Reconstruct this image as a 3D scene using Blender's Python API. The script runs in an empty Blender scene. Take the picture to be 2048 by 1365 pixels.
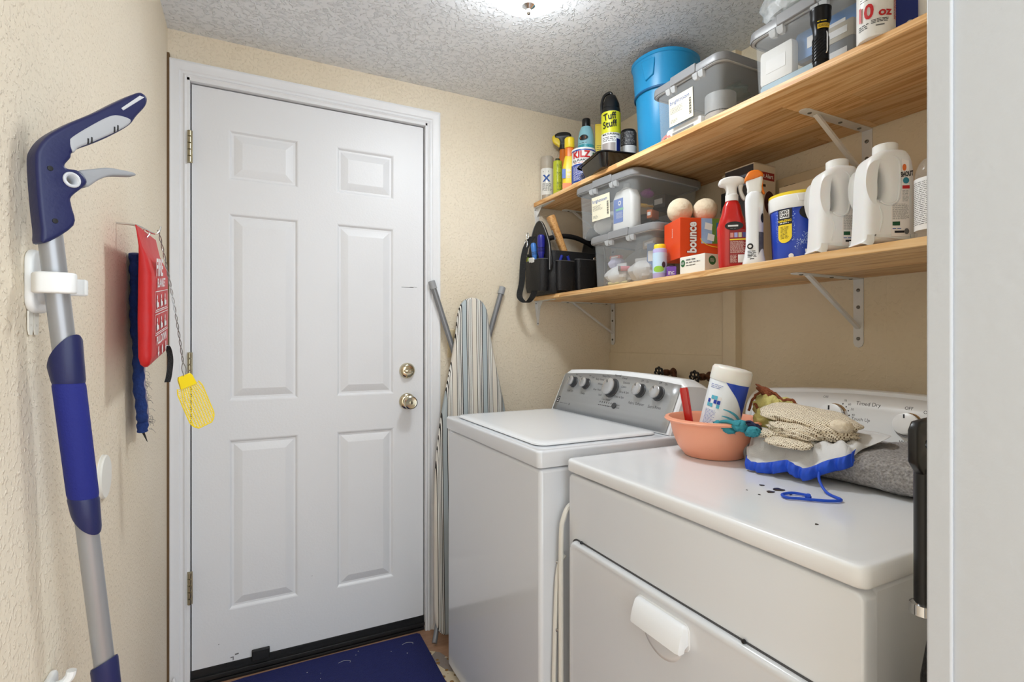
import bpy, bmesh, math, random
from mathutils import Vector, Matrix, Euler, noise
rnd = random.Random(7)
PI = math.pi
SC = bpy.context.scene
COL = SC.collection
# ------------------------------------------------------------------ camera, world, exposure
cam_d = bpy.data.cameras.new('camera'); cam_o = bpy.data.objects.new('camera', cam_d); COL.objects.link(cam_o)
cam_d.sensor_width = 36.0; cam_d.lens = 36.0 * 1043 / 2048; cam_d.clip_start = 0.01
cam_o.location = (0, 0, 1.205); cam_o.rotation_euler = (PI / 2, 0, -math.radians(26.68))
SC.camera = cam_o
W = bpy.data.worlds.new('world'); SC.world = W; W.use_nodes = True
W.node_tree.nodes['Background'].inputs[0].default_value = (0.86, 0.94, 1.0, 1)
W.node_tree.nodes['Background'].inputs[1].default_value = 1.40     # uniform ambient fill standing in for light from the adjoining room
SC.view_settings.view_transform = 'Standard'; SC.view_settings.look = 'None'
SC.view_settings.gamma = 1.0; SC.view_settings.use_curve_mapping = False
SC.view_settings.exposure = 1.12
LAMP_STRENGTH = 31.0

# ------------------------------------------------------------------ helpers
def lin(c):
    r = []
    for v in c:
        v /= 255.0
        r.append(v / 12.92 if v <= 0.04045 else ((v + 0.055) / 1.055) ** 2.4)
    return (*r, 1.0)

MATS = {}
def mat(name, rgb, rough=0.5, metal=0.0, var=0.06, vs=12.0, bump=0.0, bs=60.0, coat=0.0, clear=0.0, emit=0.0, sub=0.0, stretch=None, rgb2=None, detail=3, spec=0.5, bdist=0.01):
    """procedural principled material: noise-varied colour, optional noise bump, optional see-through share"""
    if name in MATS: return MATS[name]
    m = bpy.data.materials.new(name); m.use_nodes = True; MATS[name] = m
    nt = m.node_tree; nd = nt.nodes; lk = nt.links
    b = nd['Principled BSDF']; out = nd['Material Output']
    b.inputs['Roughness'].default_value = rough; b.inputs['Metallic'].default_value = metal
    b.inputs['Coat Weight'].default_value = coat; b.inputs['Specular IOR Level'].default_value = spec
    tc = nd.new('ShaderNodeTexCoord'); mp = nd.new('ShaderNodeMapping'); lk.new(tc.outputs['Object'], mp.inputs[0])
    if stretch: mp.inputs['Scale'].default_value = stretch
    n1 = nd.new('ShaderNodeTexNoise'); n1.inputs['Scale'].default_value = vs; n1.inputs['Detail'].default_value = detail
    lk.new(mp.outputs[0], n1.inputs['Vector'])
    mx = nd.new('ShaderNodeMix'); mx.data_type = 'RGBA'
    c = lin(rgb)
    c2 = lin(rgb2) if rgb2 else tuple(min(1, v * (1 - var)) for v in c[:3]) + (1,)
    mx.inputs['A'].default_value = c; mx.inputs['B'].default_value = c2
    lk.new(n1.outputs['Fac'], mx.inputs['Factor']); lk.new(mx.outputs['Result'], b.inputs['Base Color'])
    if bump:
        n2 = nd.new('ShaderNodeTexNoise'); n2.inputs['Scale'].default_value = bs; n2.inputs['Detail'].default_value = 4
        lk.new(mp.outputs[0], n2.inputs['Vector'])
        bp = nd.new('ShaderNodeBump'); bp.inputs['Strength'].default_value = bump; bp.inputs['Distance'].default_value = bdist
        lk.new(n2.outputs['Fac'], bp.inputs['Height']); lk.new(bp.outputs[0], b.inputs['Normal'])
    if emit:
        lk.new(mx.outputs['Result'], b.inputs['Emission Color']); b.inputs['Emission Strength'].default_value = emit
    if sub:
        b.inputs['Subsurface Weight'].default_value = sub; b.inputs['Subsurface Scale'].default_value = 0.01
    if clear:
        tr = nd.new('ShaderNodeBsdfTransparent'); ms = nd.new('ShaderNodeMixShader'); ms.inputs[0].default_value = clear
        lk.new(b.outputs[0], ms.inputs[1]); lk.new(tr.outputs[0], ms.inputs[2]); lk.new(ms.outputs[0], out.inputs[0])
    return m

def ramp_node(nd, stops, interp='LINEAR'):
    r = nd.new('ShaderNodeValToRGB'); r.color_ramp.interpolation = interp
    e = r.color_ramp.elements
    while len(e) < len(stops): e.new(0.5)
    for el, (p, c) in zip(e, stops): el.position = p; el.color = lin(c)
    return r

def TR(loc=(0, 0, 0), rot=(0, 0, 0), sc=(1, 1, 1)):
    return Matrix.LocRotScale(Vector(loc), Euler(rot), Vector(sc))

def rrect(w, d, r, n=4):
    p = []
    for cx, cy, a0 in ((w / 2 - r, -d / 2 + r, -PI / 2), (w / 2 - r, d / 2 - r, 0), (-w / 2 + r, d / 2 - r, PI / 2), (-w / 2 + r, -d / 2 + r, PI)):
        for i in range(n + 1):
            a = a0 + PI / 2 * i / n
            p.append((cx + r * math.cos(a), cy + r * math.sin(a)))
    return p

def smooth_path(pts, k=6, closed=False):
    P = [Vector(p) for p in pts]; n = len(P); out = []
    rng = range(n) if closed else range(n - 1)
    for i in rng:
        p0 = P[(i - 1) % n] if closed or i > 0 else P[0] * 2 - P[1]
        p1 = P[i]; p2 = P[(i + 1) % n]
        p3 = P[(i + 2) % n] if closed or i + 2 < n else P[-1] * 2 - P[-2]
        for j in range(k):
            t = j / k
            out.append(0.5 * ((2 * p1) + (p2 - p0) * t + (2 * p0 - 5 * p1 + 4 * p2 - p3) * t * t + (3 * p1 - p0 - 3 * p2 + p3) * t ** 3))
    if not closed: out.append(P[-1])
    return out

class MB:
    def __init__(s): s.v = []; s.f = []
    def add(s, vs, fs, M=None):
        o = len(s.v)
        s.v += [tuple((M @ Vector(p)) if M else p) for p in vs]
        s.f += [tuple(i + o for i in f) for f in fs]
        return s
    def box(s, c, d, M=None):
        x, y, z = c; a, b, e = d[0] / 2, d[1] / 2, d[2] / 2
        vs = [(x + i * a, y + j * b, z + k * e) for k in (-1, 1) for j in (-1, 1) for i in (-1, 1)]
        return s.add(vs, [(0, 2, 3, 1), (4, 5, 7, 6), (0, 1, 5, 4), (2, 6, 7, 3), (0, 4, 6, 2), (1, 3, 7, 5)], M)
    def bb(s, x0, x1, y0, y1, z0, z1, M=None):
        return s.box(((x0 + x1) / 2, (y0 + y1) / 2, (z0 + z1) / 2), (x1 - x0, y1 - y0, z1 - z0), M)
    def loft(s, rings, c0=True, c1=True, M=None, closed=False):
        n = len(rings[0]); vs = [p for r in rings for p in r]; fs = []
        m = len(rings)
        for k in range(m if closed else m - 1):
            a = k * n; b = ((k + 1) % m) * n
            for i in range(n):
                j = (i + 1) % n
                fs.append((a + i, a + j, b + j, b + i))
        if c0 and not closed: fs.append(tuple(reversed(range(n))))
        if c1 and not closed: fs.append(tuple(range((m - 1) * n, m * n)))
        return s.add(vs, fs, M)
    def lathe(s, prof, seg=28, M=None, c0=True, c1=True, wob=None):
        rings = [[(r * math.cos(2 * PI * i / seg), r * math.sin(2 * PI * i / seg), z) for i in range(seg)] for r, z in prof]
        return s.loft(rings, c0, c1, M)
    def tube(s, pts, r, seg=8, M=None, closed=False, flat=1.0):
        P = [Vector(p) for p in pts]; n = len(P); rings = []; up = None
        for i in range(n):
            a = P[i - 1] if (i > 0 or closed) else P[i]; b = P[(i + 1) % n] if (i < n - 1 or closed) else P[i]
            t = (b - a).normalized()
            if up is None:
                up = Vector((0, 0, 1)) if abs(t.z) < 0.9 else Vector((1, 0, 0))
            x = t.cross(up)
            if x.length < 1e-5: x = t.orthogonal()
            x.normalize(); up = x.cross(t).normalized()
            rr = r[i] if isinstance(r, (list, tuple)) else r
            rings.append([tuple(P[i] + rr * (math.cos(2 * PI * k / seg) * x + flat * math.sin(2 * PI * k / seg) * up)) for k in range(seg)])
        return s.loft(rings, True, True, M, closed)
    def grid(s, fn, nu, nv, M=None):
        vs = [fn(i / nu, j / nv) for j in range(nv + 1) for i in range(nu + 1)]
        w = nu + 1
        return s.add(vs, [(j * w + i, j * w + i + 1, (j + 1) * w + i + 1, (j + 1) * w + i) for j in range(nv) for i in range(nu)], M)
    def plate(s, outlines, t, bev=0.0, M=None, k=0, plane='XZ', res=2):
        """flat solid cut to the first outline, the others being holes; thickness t, rounded edges bev"""
        cu = bpy.data.curves.new('tmp', 'CURVE'); cu.dimensions = '2D'; cu.fill_mode = 'BOTH'
        cu.extrude = max(0.0, t / 2 - bev); cu.bevel_depth = bev; cu.bevel_resolution = res; cu.offset = -bev
        for o in outlines:
            if k: o = [(p.x, p.y) for p in smooth_path([(a, b, 0) for a, b in o], k, True)]
            sp = cu.splines.new('POLY'); sp.points.add(len(o) - 1)
            for q, (a, b) in zip(sp.points, o): q.co = (a, b, 0, 1)
            sp.use_cyclic_u = True
        ob = bpy.data.objects.new('tmp', cu); me = ob.to_mesh()
        vs = [tuple(v.co) for v in me.vertices]; fs = [tuple(p.vertices) for p in me.polygons]
        ob.to_mesh_clear(); bpy.data.objects.remove(ob); bpy.data.curves.remove(cu)
        if plane == 'XZ': vs = [(x, z, y) for x, y, z in vs]
        return s.add(vs, fs, M)
    def build(s, name, m, parent=None, bevel=0.0, seg=2, ang=35, sub=0, solid=0.0, weld=False, smooth=True, loc=None, recalc=True):
        me = bpy.data.meshes.new(name); me.from_pydata(s.v, [], s.f)
        if weld or recalc:
            bm = bmesh.new(); bm.from_mesh(me)
            bmesh.ops.remove_doubles(bm, verts=bm.verts, dist=1e-6)
            if recalc: bmesh.ops.recalc_face_normals(bm, faces=bm.faces)
            bm.to_mesh(me); bm.free()
        me.materials.append(m)
        if smooth:
            me.shade_smooth(); me.set_sharp_from_angle(angle=math.radians(ang))
        o = bpy.data.objects.new(name, me); COL.objects.link(o)
        if parent: o.parent = parent
        if loc: o.location = loc
        if solid:
            q = o.modifiers.new('solid', 'SOLIDIFY'); q.thickness = solid; q.offset = -1
        if bevel:
            q = o.modifiers.new('bevel', 'BEVEL'); q.width = bevel; q.segments = seg; q.limit_method = 'ANGLE'; q.angle_limit = math.radians(40); q.harden_normals = False
        if sub:
            q = o.modifiers.new('sub', 'SUBSURF'); q.levels = sub; q.render_levels = sub
        return o

def tag(o, label, cat, group=None, kind=None):
    if label: o['label'] = label
    if cat: o['category'] = cat
    if group: o['group'] = group
    if kind: o['kind'] = kind
    return o
def thing(name, label, cat, loc=(0, 0, 0), rz=0.0, group=None, kind=None, rot=None):
    o = bpy.data.objects.new(name, None); COL.objects.link(o); o.empty_display_size = 0.05
    o.location = loc; o.rotation_euler = rot if rot else (0, 0, rz)
    return tag(o, label, cat, group, kind)
def copy_tree(o, parent=None):
    c = o.copy(); COL.objects.link(c); c.parent = parent
    for ch in list(o.children): copy_tree(ch, c)
    return c
def facing(x, y): return math.atan2(-x, y)

# mapping of flat print onto a surface: fn(u, v, off) -> local point (u to the reader's right, v up)
def on_front(d): return lambda u, v, o=0.0: (u, -d - o, v)
def on_right(d): return lambda u, v, o=0.0: (d + o, u, v)
def on_left(d): return lambda u, v, o=0.0: (-d - o, -u, v)
def on_cyl(r, a0=0.0):
    def fn(u, v, o=0.0):
        R = r(v) if callable(r) else r
        a = u / R + a0
        return ((R + o) * math.sin(a), -(R + o) * math.cos(a), v)
    return fn
def patch(name, m, parent, fn, u0, u1, v0, v1, off=0.0005, n=10, nv=2, ell=False):
    if ell:
        uc, vc, a, b = (u0 + u1) / 2, (v0 + v1) / 2, (u1 - u0) / 2, (v1 - v0) / 2
        g = lambda s, t: fn(uc + a * (0.02 + 0.98 * t) * math.cos(2 * PI * s), vc + b * (0.02 + 0.98 * t) * math.sin(2 * PI * s), off)
        return MB().grid(g, 24, 3).build(name, m, parent, recalc=False)
    return MB().grid(lambda s, t: fn(u0 + (u1 - u0) * s, v0 + (v1 - v0) * t, off), n, nv).build(name, m, parent, recalc=False)
def text(s, size, m, parent, fn, u=0.0, v=0.0, off=0.001, rot=0.0, align='CENTER', sx=1.0, bold=0.0, shear=0.0, name='lettering'):
    cu = bpy.data.curves.new('tmp', 'FONT'); cu.body = s; cu.size = size; cu.align_x = align; cu.align_y = 'CENTER'
    cu.offset = bold * size; cu.shear = shear; cu.resolution_u = 3
    ob = bpy.data.objects.new('tmp', cu); me = ob.to_mesh()
    c, q = math.cos(rot), math.sin(rot)
    vs = []
    for w in me.vertices:
        a, b = w.co.x * sx, w.co.y
        vs.append(fn(u + a * c - b * q, v + a * q + b * c, off))
    fs = [tuple(p.vertices) for p in me.polygons]
    ob.to_mesh_clear(); bpy.data.objects.remove(ob); bpy.data.curves.remove(cu)
    b = MB(); b.add(vs, fs)
    return b.build(name, m, parent, smooth=False, recalc=False)
def fine_print(m, parent, fn, u0, u1, v0, v1, rows, off=0.0009, fill=0.55, seed=1, rot=False):
    if rows > 1: rows = int(rows * 1.8)
    r = random.Random(seed); b = MB(); h = (v1 - v0) / rows; fill *= 0.8
    for k in range(rows):
        z = v1 - (k + 0.5) * h; u = u0
        end = u1 - (u1 - u0) * r.uniform(0, 0.25)
        while u < end:
            w = min(end - u, h * r.uniform(1.0, 3.4))
            g = [(u, z - h * fill / 2), (u + w, z - h * fill / 2), (u + w, z + h * fill / 2), (u, z + h * fill / 2)]
            b.add([fn(p, q, off) for p, q in g], [(0, 1, 2, 3)])
            u += w + h * 0.5
    return b.build('fine_print', m, parent, smooth=False, recalc=False)

# ------------------------------------------------------------------ common materials
def textured(name, rgb, rgb2, fine=0.25, coarse=0.6, s1=90.0, s2=26.0, rough=0.75, ridge=False, dist=0.006):
    m = bpy.data.materials.new(name); m.use_nodes = True; MATS[name] = m
    nt = m.node_tree; nd = nt.nodes; lk = nt.links; b = nd['Principled BSDF']; b.inputs['Roughness'].default_value = rough
    tc = nd.new('ShaderNodeTexCoord')
    nb = nd.new('ShaderNodeTexNoise'); nb.inputs['Scale'].default_value = 2.2; nb.inputs['Detail'].default_value = 5; lk.new(tc.outputs['Object'], nb.inputs[0])
    mx = nd.new('ShaderNodeMix'); mx.data_type = 'RGBA'; mx.inputs['A'].default_value = lin(rgb); mx.inputs['B'].default_value = lin(rgb2)
    rr = nd.new('ShaderNodeMapRange'); rr.inputs[1].default_value = 0.35; rr.inputs[2].default_value = 0.7; lk.new(nb.outputs['Fac'], rr.inputs[0])
    lk.new(rr.outputs[0], mx.inputs['Factor']); lk.new(mx.outputs['Result'], b.inputs['Base Color'])
    a = nd.new('ShaderNodeTexNoise'); a.inputs['Scale'].default_value = s1; a.inputs['Detail'].default_value = 3; a.inputs['Distortion'].default_value = 0.8 if ridge else 0.2
    lk.new(tc.outputs['Object'], a.inputs[0])
    c = nd.new('ShaderNodeTexNoise'); c.inputs['Scale'].default_value = s2; c.inputs['Detail'].default_value = 6; lk.new(tc.outputs['Object'], c.inputs[0])
    cr = nd.new('ShaderNodeMapRange'); cr.inputs[1].default_value = 0.52; cr.inputs[2].default_value = 0.66; lk.new(a.outputs['Fac'], cr.inputs[0])
    ma = nd.new('ShaderNodeMath'); ma.operation = 'MULTIPLY'; ma.inputs[1].default_value = fine; lk.new(cr.outputs[0], ma.inputs[0])
    mb = nd.new('ShaderNodeMath'); mb.operation = 'MULTIPLY_ADD'; mb.inputs[1].default_value = coarse; lk.new(c.outputs['Fac'], mb.inputs[0]); lk.new(ma.outputs[0], mb.inputs[2])
    bp = nd.new('ShaderNodeBump'); bp.inputs['Strength'].default_value = 1.0; bp.inputs['Distance'].default_value = dist
    lk.new(mb.outputs[0], bp.inputs['Height']); lk.new(bp.outputs[0], b.inputs['Normal'])
    return m
WALL = textured('beige_wall', (238, 226, 205), (232, 218, 194), 0.45, 0.35, 120, 30, dist=0.0022)
WALL_R = textured('tan_wall', (238, 224, 198), (226, 210, 180), 0.15, 0.35, 70, 22, dist=0.004)
CEIL = textured('stippled_ceiling', (240, 243, 247), (234, 237, 242), 0.7, 0.5, 80, 40, rough=0.6, ridge=True, dist=0.0045)
DOORW = mat('door_white', (232, 233, 236), 0.42, var=0.05, vs=3, bump=0.05, bs=140)
TRIMW = mat('trim_white', (236, 237, 240), 0.4, var=0.06, vs=6, bump=0.05, bs=90)
ENAMEL = mat('white_enamel', (224, 228, 234), 0.16, var=0.03, vs=2, coat=0.5)
ENAMEL2 = mat('white_plastic_glossy', (236, 239, 243), 0.2, var=0.02, vs=3, coat=0.2)
CHROME = mat('chrome', (225, 225, 225), 0.12, 1.0, var=0.05)
NICKEL = mat('nickel', (214, 204, 178), 0.16, 1.0, var=0.12, vs=30)
BRASSY = mat('worn_brass', (190, 180, 152), 0.28, 1.0, var=0.4, vs=60)
BLACK = mat('black_plastic', (20, 20, 22), 0.35, var=0.2)
BLACKR = mat('black_rubber', (22, 22, 24), 0.6, var=0.3, vs=30, bump=0.2)
FABB = mat('black_nylon', (19, 19, 22), 0.5, var=0.3, vs=40, bump=0.35, bs=300)
INKB = mat('ink_black', (24, 24, 26), 0.5)
INKG = mat('ink_grey', (110, 110, 112), 0.5)
INKW = mat('ink_white', (240, 240, 240), 0.5)
INKR = mat('ink_red', (196, 26, 30), 0.45)
INKBL = mat('ink_blue', (40, 88, 170), 0.45)
WHITEP = mat('white_plastic', (238, 238, 236), 0.38, var=0.04)
GREYP = mat('grey_plastic', (150, 151, 154), 0.38, var=0.08)
LIDG = mat('bin_lid_grey', (140, 141, 144), 0.32, var=0.08)
CLEAR = mat('clear_plastic', (222, 228, 232), 0.12, var=0.02, clear=0.87)
FROST = mat('frosted_plastic', (228, 232, 236), 0.25, var=0.03, clear=0.45)
POWDER = mat('powder_white_metal', (232, 231, 228), 0.4, var=0.08, vs=30)
CREAM = mat('cream_label', (238, 232, 208), 0.55, var=0.03)

# ------------------------------------------------------------------ the room
XL, XR, YB, ZC, YF = -0.25, 1.61, 2.107, 2.268, 0.28
def struct(o, label, cat, kind='structure'): return tag(o, label, cat, None, kind)
FLOORM = mat('brown_floor', (196, 156, 126), 0.5, rgb2=(160, 118, 90), vs=9, bump=0.15, bs=60, stretch=(1, 6, 1))
struct(MB().bb(-0.35, 1.75, -1.6, 2.3, -0.08, 0.0).build('floor', FLOORM), 'brown wood-look floor under the mats', 'floor')
struct(MB().bb(-0.35, 1.75, 0.16, 2.3, ZC, ZC + 0.08).build('ceiling', CEIL), 'white stippled plaster ceiling', 'ceiling')
struct(MB().bb(XL - 0.1, XL, -1.2, 2.3, 0, ZC).build('wall_left', WALL), 'beige textured wall beside the hinge edge of the door', 'wall')
w = MB(); w.bb(XL, -0.195, YB, 2.25, 0, ZC); w.bb(0.660, XR, YB, 2.25, 0, ZC); w.bb(-0.195, 0.660, YB, 2.25, 2.112, ZC)
struct(w.build('wall_back', WALL), 'beige textured wall around the white door', 'wall')
wr = thing('wall_right', 'tan wall behind the shelves and the appliances', 'wall', (XR, 0, 0), kind='structure')
MB().bb(0, 0.1, 0.1, 2.25, 0, ZC).build('wall_face', WALL_R, wr)
MB().bb(-0.009, 0.0, 1.402, YB, 0.2, 1.150).build('lower_panel', WALL_R, wr, bevel=0.0015)
MB().bb(-0.003, 0.0, 0.1, 0.842, 0.2, 1.40).build('panel_sheet', WALL_R, wr, bevel=0.001)
b = MB(); b.loft([[(0.0, 1.404, z), (-0.024, 1.398, z), (-0.031, 1.385, z), (-0.032, 1.365, z), (-0.032, 1.345, z), (-0.028, 1.333, z), (0, 1.330, z)] for z in (0.0, 0.8, ZC)])
b.build('pipe_cover', WALL_R, wr, ang=60)
w = MB(); w.bb(0.632, XR, 0.165, YF - 0.005, 0, ZC); w.bb(XL, 0.632, 0.165, YF - 0.005, 2.06, ZC)
struct(w.build('wall_front', WALL), 'wall around the open doorway', 'wall')
j = thing('trim_1', 'white painted jamb of the open doorway in front of the dryer', 'door jamb', (0.617, 0, 0), kind='structure')
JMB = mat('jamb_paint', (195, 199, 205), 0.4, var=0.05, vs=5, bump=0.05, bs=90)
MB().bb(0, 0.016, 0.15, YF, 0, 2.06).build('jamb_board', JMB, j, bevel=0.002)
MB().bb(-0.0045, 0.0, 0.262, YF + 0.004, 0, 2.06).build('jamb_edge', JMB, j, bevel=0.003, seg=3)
MB().bb(-0.001, 0.06, 0.140, 0.150, 0, 2.1).build('casing', TRIMW, j, bevel=0.002)

# door casing with a stepped profile, mitred
PROF = [(0.0, 0.0), (0.0, 0.012), (0.006, 0.016), (0.012, 0.011), (0.018, 0.011), (0.022, 0.015), (0.036, 0.0165), (0.046, 0.020), (0.052, 0.019), (0.053, 0.0)]
def casing(m):
    b = MB(); x0, x1, zt = -0.193, 0.661, 2.110
    rings = []
    for (kx, kz, sx) in (('l', 0, -1), ('l', 1, -1), ('r', 1, 1), ('r', 0, 1)):
        ring = []
        for a, d in PROF:
            aa = min(a, 0.0495) if kx == 'l' else a
            ring.append(((x0 - aa) if kx == 'l' else (x1 + a), YB - d, (zt + a) if kz else 0.0))
        rings.append(ring)
    b.loft(rings); return b
struct(casing(TRIMW).build('trim_2', TRIMW, ang=25), 'white moulded casing around the six-panel door', 'door casing')
struct(MB().bb(XL, -0.2425, 2.088, YB, 0, 2.178).build('trim_3', mat('brown_strip', (120, 92, 58), 0.7, rgb2=(84, 62, 40), vs=20, stretch=(1, 1, 0.1))), 'narrow dark brown strip in the corner beside the door casing', 'wood strip')  # dark brown strip filling the gap between wall corner and casing
# ------------------------------------------------------------------ the door
D = thing('door_1', 'white six-panel door with knob, deadbolt and three hinges', 'door', (0, 0, 0), kind='structure')
FD = YB + 0.006       # face of the slab
px = [(-0.068, 0.163), (0.300, 0.524)]; pz = [(0.245, 0.853), (0.990, 1.662), (1.780, 1.960)]
x0, x1, z0, z1 = -0.1805, 0.6465, 0.060, 2.0955
xs = [x0, px[0][0], px[0][1], px[1][0], px[1][1], x1]; zs = [z0] + [q for p in pz for q in p] + [z1]
b = MB()
for i in range(5):
    for k in range(7):
        if i in (1, 3) and k in (1, 3, 5): continue
        b.add([(xs[i], FD, zs[k]), (xs[i + 1], FD, zs[k]), (xs[i + 1], FD, zs[k + 1]), (xs[i], FD, zs[k + 1])], [(0, 1, 2, 3)])
b.add([(x0, FD, z0), (x1, FD, z0), (x1, FD, z1), (x0, FD, z1), (x0, FD + 0.04, z0), (x1, FD + 0.04, z0), (x1, FD + 0.04, z1), (x0, FD + 0.04, z1)], [(0, 4, 5, 1), (1, 5, 6, 2), (2, 6, 7, 3), (3, 7, 4, 0), (4, 7, 6, 5)])
b.build('slab', DOORW, D, recalc=False, ang=20)
for (a0, a1) in px:
    for (c0, c1) in pz:
        rings = []
        for ins, dp in ((0, 0), (0.004, 0.001), (0.010, 0.0075), (0.017, 0.0075), (0.021, 0.0055), (0.044, -0.0005), (0.048, -0.0005)):
            rings.append([(a0 + ins, FD + dp, c0 + ins), (a1 - ins, FD + dp, c0 + ins), (a1 - ins, FD + dp, c1 - ins), (a0 + ins, FD + dp, c1 - ins)])
        MB().loft(rings, False, True).build('panel', DOORW, D, ang=12, recalc=False)
# frame behind the gap, weather strip, head jamb
FRM = mat('dark_weather_strip', (46, 42, 38), 0.8)  # own dark colour of the weather strip
jm = MB(); jm.bb(-0.195, -0.184, YB - 0.012, 2.2, 0, 2.112); jm.bb(0.651, 0.660, YB - 0.012, 2.2, 0, 2.112); jm.bb(-0.195, 0.660, YB - 0.012, 2.2, 2.100, 2.112)
jm.build('door_jamb', TRIMW, D, bevel=0.001)
ws = MB(); ws.bb(-0.185, -0.179, YB + 0.02, 2.2, 0.01, 2.1); ws.bb(0.646, 0.652, YB + 0.02, 2.2, 0.01, 2.1); ws.bb(-0.185, 0.652, YB + 0.02, 2.2, 2.094, 2.101)
ws.build('weather_strip', FRM, D)
sw = MB(); sw.bb(-0.184, 0.650, FD - 0.002, 2.16, 0.012, 0.060); sw.build('door_sweep', BLACKR, D, bevel=0.002)
MB().bb(-0.184, 0.650, FD - 0.012, FD - 0.002, 0.022, 0.034).build('sweep_fin', BLACKR, D, bevel=0.002)
MB().bb(0.006, 0.065, FD - 0.016, FD - 0.001, 0.048, 0.086).build('door_stop_block', BLACKR, D, bevel=0.003)
th = MB(); th.bb(-0.184, 0.650, 2.106, 2.16, 0.0, 0.012); th.build('threshold', BLACKR, D, bevel=0.003)
sc = MB()
for (a, c, w_, h_) in ((-0.062, 0.073, 0.010, 0.004), (-0.048, 0.080, 0.012, 0.006), (-0.055, 0.062, 0.003, 0.016), (0.555, 1.425, 0.05, 0.002), (0.59, 1.427, 0.03, 0.0014), (0.44, 0.725, 0.004, 0.011), (0.21, 0.31, 0.002, 0.003), (-0.10, 0.13, 0.003, 0.003)):
    sc.add([(a, FD - 0.0004, c), (a + w_, FD - 0.0004, c + h_ * 0.2), (a + w_, FD - 0.0004, c + h_), (a, FD - 0.0004, c + h_ * 0.8)], [(0, 1, 2, 3)])
sc.build('scuff_mark', INKG, D, recalc=False, smooth=False)
for (h0, h1) in ((1.816, 1.928), (1.063, 1.166), (0.301, 0.413)):
    hg = MB().bb(-0.192, -0.176, YB - 0.014, YB - 0.012, h0, h1).build('hinge', BRASSY, D, bevel=0.0006)
    for q in range(5):
        a = h0 + (h1 - h0) * (q + 0.04) / 5; e = h0 + (h1 - h0) * (q + 0.94) / 5
        MB().lathe([(0.0045, a), (0.006, a + 0.001), (0.006, e - 0.001), (0.0045, e)], 12, TR((-0.1845, YB - 0.018, 0))).build('knuckle', BRASSY, hg)
Mk = TR((0, 0, 0), (PI / 2, 0, 0))
kn = MB().lathe([(0.0335, 0), (0.0335, 0.003), (0.030, 0.008), (0.020, 0.012)], 32, TR((0.578, FD, 0.957)) @ Mk).build('door_knob', NICKEL, D)
MB().lathe([(0.012, 0.008), (0.012, 0.028), (0.021, 0.034), (0.0265, 0.042), (0.0275, 0.052), (0.0265, 0.061), (0.022, 0.064), (0.020, 0.0635)], 32, TR((0.578, FD, 0.957)) @ Mk).build('knob_ball', NICKEL, kn)
MB().lathe([(0.007, 0.063), (0.007, 0.0655), (0.005, 0.066)], 16, TR((0.578, FD, 0.957)) @ Mk).build('keyhole', BRASSY, kn)
MB().box((0.578, FD - 0.0665, 0.957), (0.0018, 0.002, 0.009)).build('key_slot', BLACK, kn)
db = MB().lathe([(0.0325, 0), (0.0325, 0.004), (0.029, 0.012), (0.022, 0.017), (0.012, 0.018)], 32, TR((0.578, FD, 1.083)) @ Mk).build('deadbolt', NICKEL, D)
MB().loft([[(0.578 + 0.020 * math.cos(t) * s, FD - 0.016 - dd, 1.083 + 0.008 * math.sin(t) * s) for t in [2 * PI * i / 16 for i in range(16)]] for s, dd in ((0.8, 0), (1, 0.006), (0.95, 0.012), (0.6, 0.015))]).build('thumb_turn', NICKEL, db)

# ------------------------------------------------------------------ ceiling lamp
L = thing('ceiling_lamp', 'round white glass ceiling lamp with a chrome finial', 'lamp', (0.707, 1.302, ZC))
MB().lathe([(0.150, 0.0), (0.150, -0.012), (0.140, -0.022), (0.10, -0.022)], 40).build('base_pan', CHROME, L)
lm = bpy.data.materials.new('lamp_glass'); lm.use_nodes = True
nt = lm.node_tree; bs = nt.nodes['Principled BSDF']; bs.inputs['Base Color'].default_value = (0.95, 0.95, 0.93, 1); bs.inputs['Roughness'].default_value = 0.3
bs.inputs['Emission Color'].default_value = (0.91, 0.965, 1.0, 1)
tc = nt.nodes.new('ShaderNodeTexCoord'); ln = nt.nodes.new('ShaderNodeVectorMath'); ln.operation = 'LENGTH'
mp = nt.nodes.new('ShaderNodeMapping'); mp.inputs['Scale'].default_value = (1, 1, 0); nt.links.new(tc.outputs['Object'], mp.inputs[0]); nt.links.new(mp.outputs[0], ln.inputs[0])
mr = nt.nodes.new('ShaderNodeMapRange'); mr.interpolation_type = 'SMOOTHSTEP'; mr.inputs[1].default_value = 0.03; mr.inputs[2].default_value = 0.12; mr.inputs[3].default_value = LAMP_STRENGTH * 1.7; mr.inputs[4].default_value = LAMP_STRENGTH * 0.30
nt.links.new(ln.outputs['Value'], mr.inputs[0]); nt.links.new(mr.outputs[0], bs.inputs['Emission Strength'])
MB().lathe([(0.143, -0.016)] + [(0.143 * math.cos(t), -0.016 - 0.092 * math.sin(t)) for t in [PI / 2 * i / 12 for i in range(1, 13)]][:-1] + [(0.006, -0.108)], 40).build('glass_dome', lm, L)
MB().lathe([(0.006, -0.106), (0.020, -0.108), (0.0195, -0.112), (0.010, -0.119), (0.006, -0.122), (0.006, -0.127), (0.0065, -0.131), (0.005, -0.135), (0.001, -0.1355)], 20).build('finial', CHROME, L)
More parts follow.
